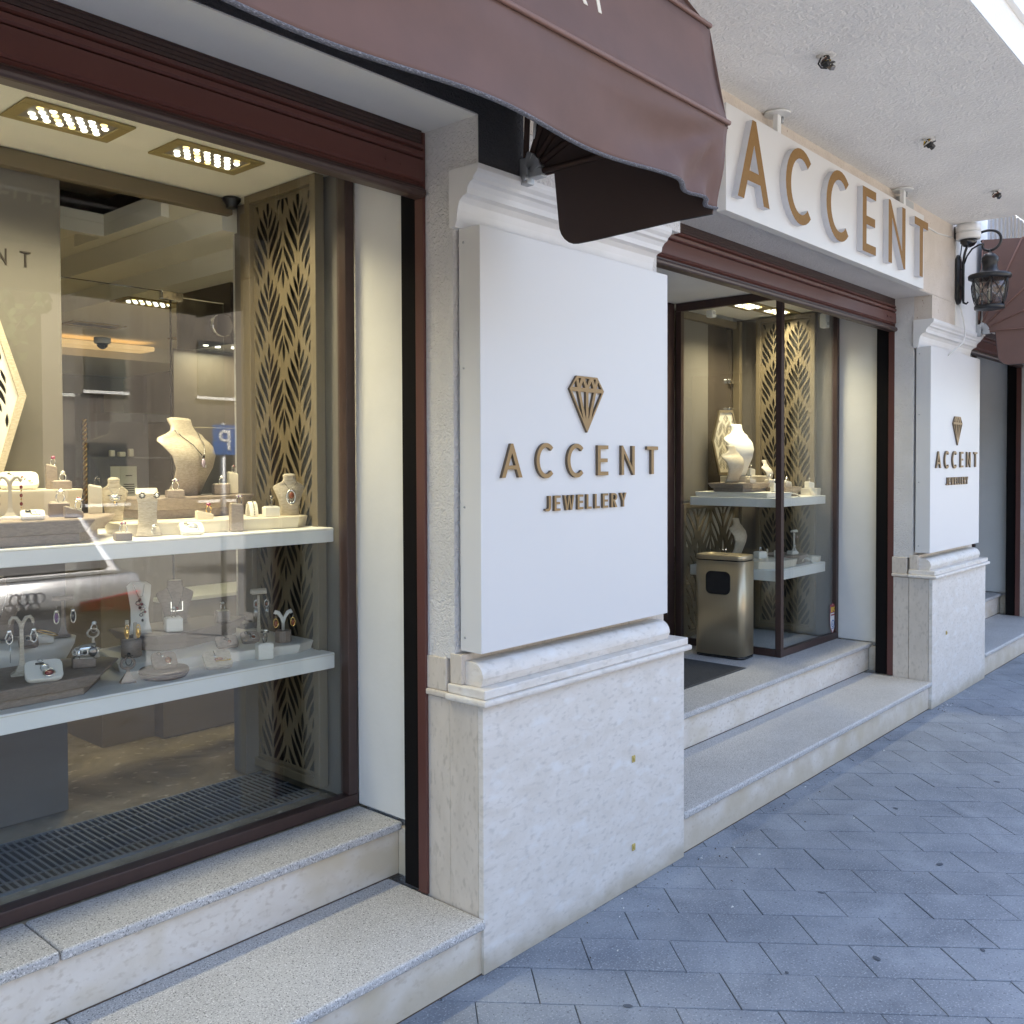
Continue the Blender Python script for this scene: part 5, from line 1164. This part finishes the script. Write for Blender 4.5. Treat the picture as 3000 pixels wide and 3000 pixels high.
MB().tube([(0, y, z+.02) for y, z in sm], [.0088]*52+[.0075]*(len(sm)-52), 8).build('scroll_arm', 'black_metal', t)
MB().tube([(0, y, z) for y, z in ((-.040, .03), (-.042, .010), (-.060, .0), (-.072, .012))], [.008, .008, .0065, .006], 8).build('scroll_tail', 'black_metal', t)
MB().tube([(0, y, z) for y, z in ((-.045, .27), (-.062, .32), (-.095, .365), (-.135, .385), (-.165, .388))], [.005, .006, .006, .006, .007], 8).build('inner_scroll', 'black_metal', t)
for z in (.12, .24): MB().tube([(0, -.012, z), (0, -.042, z)], .009, 8).build('stud', 'black_metal', t)
LY, LZ = -.205, -.055                # lamp body axis and foot
MB().lathe([(.004, .40), (.010, .395), (.012, .378), (.030, .370), (.048, .352), (.054, .340), (.050, .330), (.055, .322), (.047, .310), (.045, .288), (.052, .262), (.075, .242), (.110, .232)], (0, LY, LZ), 28).build('hood', 'black_metal', t)
MB().lathe([(.116, .200), (.130, .206), (.132, .226), (.126, .234), (.060, .236)], (0, LY, LZ), 28).build('brim', 'black_metal', t)
MB().lathe([(.112, .199), (.104, .12), (.088, .03), (.086, .030), (.102, .12), (.110, .199)], (0, LY, LZ), 28).build('glass_shade', 'glass_lamp', t)
MB().lathe([(.060, .0), (.092, .004), (.094, .022), (.090, .029), (.05, .028)], (0, LY, LZ), 28).build('bottom_ring', 'black_metal', t)
RZ = lambda z: .089+(.116-.089)*((z-.028)/.172)**.75
for k in range(6):
    a = k*math.pi/3+.35; c, s_ = math.cos(a), math.sin(a)
    MB().tube([(RZ(z)*c, LY+RZ(z)*s_, LZ+z) for z in [.028+.172*i/6 for i in range(7)]], .0045, 6).build('upright', 'black_metal', t)
for k in range(6):
    for sg in (0, 1):
        a0 = (k+sg)*math.pi/3+.35; a1 = (k+1-sg)*math.pi/3+.35
        MB().tube([((RZ(z)+.001)*math.cos(a0+(a1-a0)*i/7), LY+(RZ(z)+.001)*math.sin(a0+(a1-a0)*i/7), LZ+z) for i, z in enumerate([.03+.168*j/7 for j in range(8)])], .003, 5).build('cross_bar', 'black_metal', t)
MB().tube([(0, LY, LZ+.03), (0, LY, LZ+.12)], .011, 10).build('candle', 'leather_cream', t)
# bin
t = thing('litter_bin', 'brass-coloured steel bin with a rounded black side opening on the entrance step', 'bin', (5.385, 2.975, .3705), math.radians(4))
def rrect(w, d, r, n=5): 
    P = []
    for cx, cy, a0 in ((w/2-r, d/2-r, 0), (-w/2+r, d/2-r, 90), (-w/2+r, -d/2+r, 180), (w/2-r, -d/2+r, 270)):
        P += [(cx+r*math.cos(math.radians(a0+90*i/n)), cy+r*math.sin(math.radians(a0+90*i/n))) for i in range(n+1)]
    return P
bw, bd, br = .195, .335, .045
def R(k, z, w=bw, d=bd, r=br): return [(x, y, z) for x, y in rrect(w*k, d*k, r)]
MB().loft([R(.985, 0), R(.985, .018)]).build('foot', 'bin_black', t)
MB().loft([R(1, .0185), R(1, .612)], True).build('body', 'bin_gold', t)
MB().loft([R(.97, .6125), R(.97, .619)]).build('gap', 'bin_black', t)
MB().loft([R(1.005, .6195), R(1.005, .640), R(.985, .6485), R(.90, .6487), R(.87, .640)], True).build('lid', 'bin_gold', t)
for sx_ in (-1, 1): MB().box(-.045, sx_*.055-.042, .6405, .045, sx_*.055+.042, .6445).build('ash_plate', 'bin_gold', t, bevel=.001)
MB().box(-.05, -.006, .641, .05, .006, .6475).build('lid_bar', 'bin_gold', t, bevel=.001)
o_ = rrect(.165, .145, .035); i_ = rrect(.150, .130, .030)
m1 = flat([o_, i_], .008, 'opening_rim', ['bin_black']); m2 = flat([i_], .003, 'opening', ['dark_dome'])
for nm, me, dx in (('opening_rim', m1, -.0055), ('opening', m2, -.0015)):
    o = link(nm, me, t, (-bw/2+dx, .0, .475)); o.rotation_euler.z = -math.pi/2
# entrance mat
t = thing('entrance_mat', 'dark ribbed rubber mat lying on the entrance step', 'mat', (4.62, 2.90, .3702))
MB().box(-.50, -.215, 0, .50, .215, .005).build('base', 'rubber_mat', t, bevel=.002)
rb = MB()
for i in range(60):
    for j in range(26):
        rb.box(-.475+i*.0160, -.195+j*.0152, .0052, -.475+i*.0160+.010, -.195+j*.0152+.0055, .0072)
tag(rb.build('rib_field', 'rubber_mat', t), kind='stuff')
# brass wall plugs on the stone
for x, z, y, xx in ((2.932, .488, 2.0025, ''), (2.932, .153, 2.0025, ''), (6.61, .46, 2.0025, '')):
    lab = 'upper square brass plug on the nearer stone pier' if z > .47 else ('lower square brass plug on the nearer stone pier' if z < .2 else 'putty-coloured plug on the farther stone pier')
    t = thing('wall_plug', lab, 'wall plug', (x, y, z)); MB().box(-.010, -.004, -.013, .010, 0, .013).build('plate', 'putty', t, bevel=.002); MB().box(-.004, -.008, -.006, .003, -.0045, .006).build('stub', 'putty', t, bevel=.001)
# ---------------------------------------------------------------- awnings
def awning(xl, xr, label, text=False, tail=.0):
    t = thing('awning', label, 'awning', ((xl+xr)/2, 2.0, 2.53)); h = (xr-xl)/2
    RB = [(.718, -.005), (.66, .275), (.515, .48), (.28, .625), (.03, .65)]      # rib corners: distance out, height
    rn = random.Random(2 if text else 9)
    def fabric(pts, name, nx=70, ny=8, sag=.010, wob=None):
        b = MB(); v = []; f = []
        (d0, z0), (d1, z1) = pts
        for j in range(ny+1):
            for i in range(nx+1):
                x = -h+2*h*i/nx; k = j/ny; d = d0+(d1-d0)*k-sag*math.sin(math.pi*k)*.8; z = z0+(z1-z0)*k-sag*math.sin(math.pi*k)*.5
                if wob: dd, dz = wob(x, k); d += dd; z += dz
                v.append((x, -d, z))
        for j in range(ny):
            for i in range(nx): a = j*(nx+1)+i; f.append((a, a+1, a+nx+2, a+nx+1))
        b.add(v, f, 0, True); o = b.build(name, 'awning_fabric', t)
        so = o.modifiers.new('thickness', 'SOLIDIFY'); so.thickness = .0018; so.offset = 0
        return o
    for a, c in zip(RB[:-1], RB[1:]): fabric([a, c], 'cover_panel')
    ph = [(rn.uniform(2.2, 9), rn.uniform(0, 6.28), rn.uniform(.15, 1.0)) for _ in range(7)]
    def wob(x, k):
        s = sum(A*math.sin(w_*x+p) for w_, p, A in ph)/3.2
        e = max(0, min(1, (h-x)/.25)); r = math.exp(-((h-x)/.22)**2)
        pucker = .008*r*math.sin(46*(h-x)+3*k)*k
        rr = math.hypot(h-x, .19*k); th = math.atan2(.19*k, h-x+1e-4)
        rad = .015*math.sin(th*12+.6)*min(1, rr/.10)*math.exp(-rr/.95)*min(1, 4*k)*max(0, min(1, (h-x)/.12))
        return (-.018*k+.046*s*k*(1-k*.3)*e+.014*math.sin(8*(h-x)+5*k)*k*math.exp(-(h-x)/.8)+pucker+rad-.010*math.sin(k*math.pi), (-.005*math.sin(2.1*x)-.026*math.exp(-((h-x)/.18)**2))*k)
    fabric([(RB[0][0], RB[0][1]), (RB[0][0]-.004, RB[0][1]-.199)], 'valance', 180, 16, 0, wob)
    # hem binding along the valance edge
    P = []
    for i in range(181):
        x = -h+2*h*i/180; dd, dz = wob(x, 1); P.append((x, -(RB[0][0]-.004+dd), RB[0][1]-.199+dz))
    MB().tube(P, .0075, 6, 0, .5).build('hem_binding', 'awning_binding', t)
    for d, z in RB[:-1]: MB().tube([(-h, -d-.004, z+.002), (h, -d-.004, z+.002)], .0065, 8).build('seam_piping', 'awning_seam', t)
    for sg in (-1, 1):
        x = sg*h; b = MB()
        pts = [(x, 0, 0)]+[(x, -d, z) for d, z in RB]
        n = 1; v = [(x, -.03, -.012)]+[(x-sg*.004*0, -d, z) for d, z in RB]
        v[1] = (v[1][0], v[1][1], v[1][2]-.012); b.add(v, [(0, i, i+1) for i in range(1, 5)]); o = b.build('gore', 'awning_fabric', t); so = o.modifiers.new('thickness', 'SOLIDIFY'); so.thickness = .002; so.offset = 0
        # hanging side flap with a rounded lower corner
        f0 = RB[0][0]; L = [(f0-.002, RB[0][1]-.004), (f0-.045, RB[0][1]-.236)]
        L += [(f0-.16, RB[0][1]-.238+.003), (.27, RB[0][1]-.243)]+[(.205-.075*math.sin(a)+.02*0, RB[0][1]-.168-.075*math.cos(a)) for a in [i*math.pi/12 for i in range(7)]]+[(.112, RB[0][1]-.008)]
        fl = MB().extr(L and [(-d, z) for d, z in L], 'x', x-.0012-sg*.003, x+.0012-sg*.003)
        fl.build('side_flap', 'awning_fabric', t)
        xi = x-sg*.0065; MB().extr([(-d, z) for d, z in L], 'x', xi-.0008, xi+.0008).build('flap_shade', 'awning_shade', t)  # added sheet: shade inside the flap put into its colour
        MB().loft([[(xi-dx, q[1]*.985, q[2]*.985) for q in v] for dx in (0, .0012)], True, 0, False).build('gore_shade', 'awning_shade', t)  # added sheet: shade inside the gore put into its colour
        e = [(x-sg*.003, -d, z) for d, z in L[1:]]
        MB().tube(e, .003, 5, 0, .6).build('flap_binding', 'black_metal', t)
        for d, z in RB:
            q = math.hypot(d, z); u = (d/q, z/q)
            MB().tube([(x-sg*.016, -.045*u[0], .045*u[1]), (x-sg*.012, -d, z)], .010, 6).build('rib', 'awning_rib', t)
            if sg < 0: MB().tube([(x-.004, -.085*u[0], .085*u[1]), (x-.004, -d, z)], .0055, 6).build('seam_piping', 'awning_seam', t)
        # galvanised hinge knuckle
        MB().box(x-sg*.012-.018, -.02, -.032, x-sg*.012+.018, .014, .052).build('hinge_plate', 'galvanised', t, bevel=.003)
        for i, (d, z) in enumerate(RB[:-1]):
            q = math.hypot(d, z); u = (d/q, z/q); m_ = Matrix.Translation((x-sg*.014, -.052*u[0], .052*u[1]-.005)) @ Matrix.Rotation(-math.atan2(u[1], u[0]), 4, 'X')
            MB().box(-.017, -.024, -.013, .017, .024, .013).xf(m_).build('hinge_clamp', 'galvanised', t, bevel=.003)
        MB().lathe([(.010, 0), (.010, .012)], n=6).xf(Matrix.Translation((x-sg*.028, -.012, -.014)) @ Matrix.Rotation(-sg*math.pi/2, 4, 'Y')).build('bolt', 'galvanised', t)
    for d, z in RB: MB().tube([(-h+.012, -d+.012, z-.006), (h-.012, -d+.012, z-.006)], .010, 8).build('cross_rib', 'awning_rib', t)
    MB().box(-h+.01, -.012, -.03, h-.06, .012, .66).build('back_board', 'stucco_shaded', t) if False else None
    if text:
        # lettering sewn on the front gore
        (d0, z0), (d1, z1) = RB[0], RB[1]; ang = math.atan2(d0-d1, z1-z0)
        ws = dict(J=.040, E=.042, W=.084, L=.038, R=.050, Y=.062); x = (1.822-(xl+xr)/2)-sum(ws[c] for c in 'JEWELLERY')-8*.016
        for ch in 'JEWELLERY':
            wd, lp = glyph(ch, .12); sx = ws[ch]/wd; sz = .105
            me = flat([[(p[0]*sx, p[1]*sz) for p in l] for l in lp], .003, 'letter', ['letter_cream'])
            k = .43; o = link('letter', me, t, (x, -(d0+(d1-d0)*k)-.0035+.010, z0+(z1-z0)*k)); o.rotation_euler.x = -ang
            x += ws[ch]+.016
    return t
awning(-1.35, 2.335, 'brown fabric awning with scalloped hem over the left display window', True)
awning(7.27, 10.2, 'brown folding awning with radiating seams beyond the lantern')
t = thing('cable_end', 'loose pale cable end hanging under the near awning beside its hinge', 'cable', (2.315, 1.96, 2.70))
MB().tube([(0, .02, .03), (.008, 0, .0), (-.004, -.006, -.03), (-.002, -.004, -.065)], .005, 6).build('sheath', 'cable_white', t)
# ---------------------------------------------------------------- the street behind, seen mirrored in the glass
t = thing('parked_car', 'silver hatchback parked tail-first with four rings on its boot', 'car', (2.47, -1.06, -.13))
def sec(y, zb, zt, w0, w1): return [(-w0, y, zb), (w0, y, zb), (w0*1.02, y, zb+(zt-zb)*.5), (w1, y, zt), (-w1, y, zt), (-w0*1.02, y, zb+(zt-zb)*.5)]
MB().loft([sec(0, .34, .62, .72, .80), sec(-.03, .28, .80, .80, .84), sec(-.10, .25, .96, .86, .80), sec(-.5, .24, .99, .89, .80), sec(-2.6, .24, .95, .89, .80), sec(-3.7, .26, .84, .86, .74), sec(-4.1, .34, .62, .70, .66)], True, 0, True).build('body', 'car_paint', t, bevel=.02)
MB().loft([[(-x, y, z), (x, y, z), (x*.80, y2, z2), (-x*.80, y2, z2)] for x, y, z, y2, z2 in ((.70, -.10, .962, -.42, 1.38), (.76, -2.75, .95, -1.9, 1.40))], True, 0, False).build('cabin', 'car_paint', t, bevel=.03)
MB().add([(-.60, -.125, 1.0), (.60, -.125, 1.0), (.50, -.395, 1.355), (-.50, -.395, 1.355)], [(0, 1, 2, 3)]).xf(Matrix.Translation((0, .012, .008))).build('rear_window', 'car_glass', t)
for s in (-1, 1):
    MB().add([(s*.735, -.3, 1.0), (s*.745, -2.4, .99), (s*.60, -1.85, 1.34), (s*.565, -.6, 1.34)], [(0, 1, 2, 3)]).xf(Matrix.Translation((s*.02, 0, 0))).build('side_window', 'car_glass', t)
    MB().loft([[(s*a, y, z) for a, y, z in ((.34, .004, .735), (.34, .006, .80), (.78, -.02, .84), (.845, -.13, .845), (.85, -.14, .72), (.78, -.0, .69))], [(s*a, y+.02, z) for a, y, z in ((.36, .004, .745), (.36, .006, .79), (.77, -.02, .83), (.84, -.12, .835), (.845, -.13, .73), (.77, -.0, .70))]], True, 0, False).build('tail_light', 'car_red', t)
    for y in (-.75, -3.3):
        wh = MB().lathe([(.19, -.09), (.30, -.10), (.315, -.06), (.315, .06), (.30, .10), (.19, .09)], n=24).xf(Matrix.Translation((s*.80, y, .315)) @ Matrix.Rotation(math.pi/2, 4, 'Y')).build('wheel', 'tyre', t)
        MB().lathe([(.185, -.08), (.19, .095), (.05, .10)], n=20).xf(Matrix.Translation((s*.80, y, .315)) @ Matrix.Rotation(s*math.pi/2, 4, 'Y')).build('rim', 'chrome', wh)
for i in range(4): MB().torus((-.075+i*.05, .012, .86), .034, .006, 'y', 20, 6).build('badge_ring', 'chrome', t)
MB().box(-.26, .012, .60, .26, .022, .71).build('number_plate', 'sticker_white', t)
MB().box(-.80, -.06, .27, .80, .04, .44).build('bumper', 'car_dark', t, bevel=.03)
t = thing('parking_sign', 'blue square parking sign with a white P on a grey post', 'road sign', (5.15, -3.1, -.13))
MB().tube([(0, 0, 0), (0, 0, 2.15)], .03, 10).build('post', 'galvanised', t)
o = link('plate', flat([rrect(.26, .30, .02)], .006, 'plate', ['sticker_blue']), t, (0, .04, 1.98)); o.rotation_euler.z = math.pi
wd, lp = glyph('P'); o = link('letter', flat([[(p[0]*.22-.065, p[1]*.2-.1) for p in l] for l in lp], .002, 'letter', ['sticker_white']), t, (0, .0425, 1.98)); o.rotation_euler.z = math.pi
def house(loc, w, d, h, label, floors, cols, colr='facade_opposite'):
    t = thing('street_house', label, 'house', loc)
    MB().box(-w/2, -d, 0, w/2, 0, h).build('wall', colr, t)
    MB().box(-w/2-.2, -d-.2, h, w/2+.2, .3, h+.25).build('roof', 'roof_tile', t)
    fm = MB().box(-.55, .0, -.8, .55, .05, .8).mesh('window', 'window_dark'); fr = MB().box(-.62, .0, -.9, .62, .10, -.82).mesh('sill', 'render_white')
    for f_ in range(floors):
        for c in range(cols):
            o = link('window', fm, t, (-w/2+w*(c+.5)/cols, .0, 1.7+f_*3)); link('sill', fr, o, (0, .001, 0))
house((2, -19, -.3), 13, 9, 9.6, 'dark three-storey house across the street', 3, 4)
house((16.5, -19.5, -.3), 13, 9, 9.2, 'dark three-storey house across the street farther along', 3, 4)
house((-13, -19.5, -.3), 14, 9, 8.8, 'dark three-storey house across the street behind the passer-by', 3, 4)
def tree(loc, h, label, seed):
    t = thing('street_tree', label, 'tree', loc); r = random.Random(seed)
    MB().tube([(0, 0, 0), (.05, .02, h*.3), (.0, .06, h*.6), (.02, 0, h*.85)], [.14, .11, .07, .02], 8).build('trunk', 'bark', t)
    for i in range(6):
        a = i*1.05; MB().tube([(0, 0, h*.4+i*.1), (.5*math.cos(a), .5*math.sin(a), h*.6+i*.1), (.75*math.cos(a), .75*math.sin(a), h*.7+i*.12)], [.05, .035, .01], 6).build('limb', 'bark', t)
    b = MB()
    for i in range(1500):
        a, u = r.random()*6.28, r.uniform(-1, 1); q = r.random()**.5*.95*(1+.25*math.sin(3*a)*math.sin(4*u)); c = Vector((q*math.sqrt(1-u*u)*math.cos(a), q*math.sqrt(1-u*u)*math.sin(a), h*.75+q*u*.8))
        e1 = Vector((r.uniform(-1, 1), r.uniform(-1, 1), r.uniform(-1, 1))).normalized()*.09; e2 = e1.orthogonal().normalized()*.045
        b.add([c-e1, c-e2, c+e1, c+e2], [(0, 1, 2, 3)])
    b.build('crown', 'leaf_green', t)
tree((3.35, -5.6, -.13), 4.4, 'leafy street tree beyond the parked car', 4)
tree((9.5, -6.2, -.13), 4.2, 'second street tree farther along the road', 6)
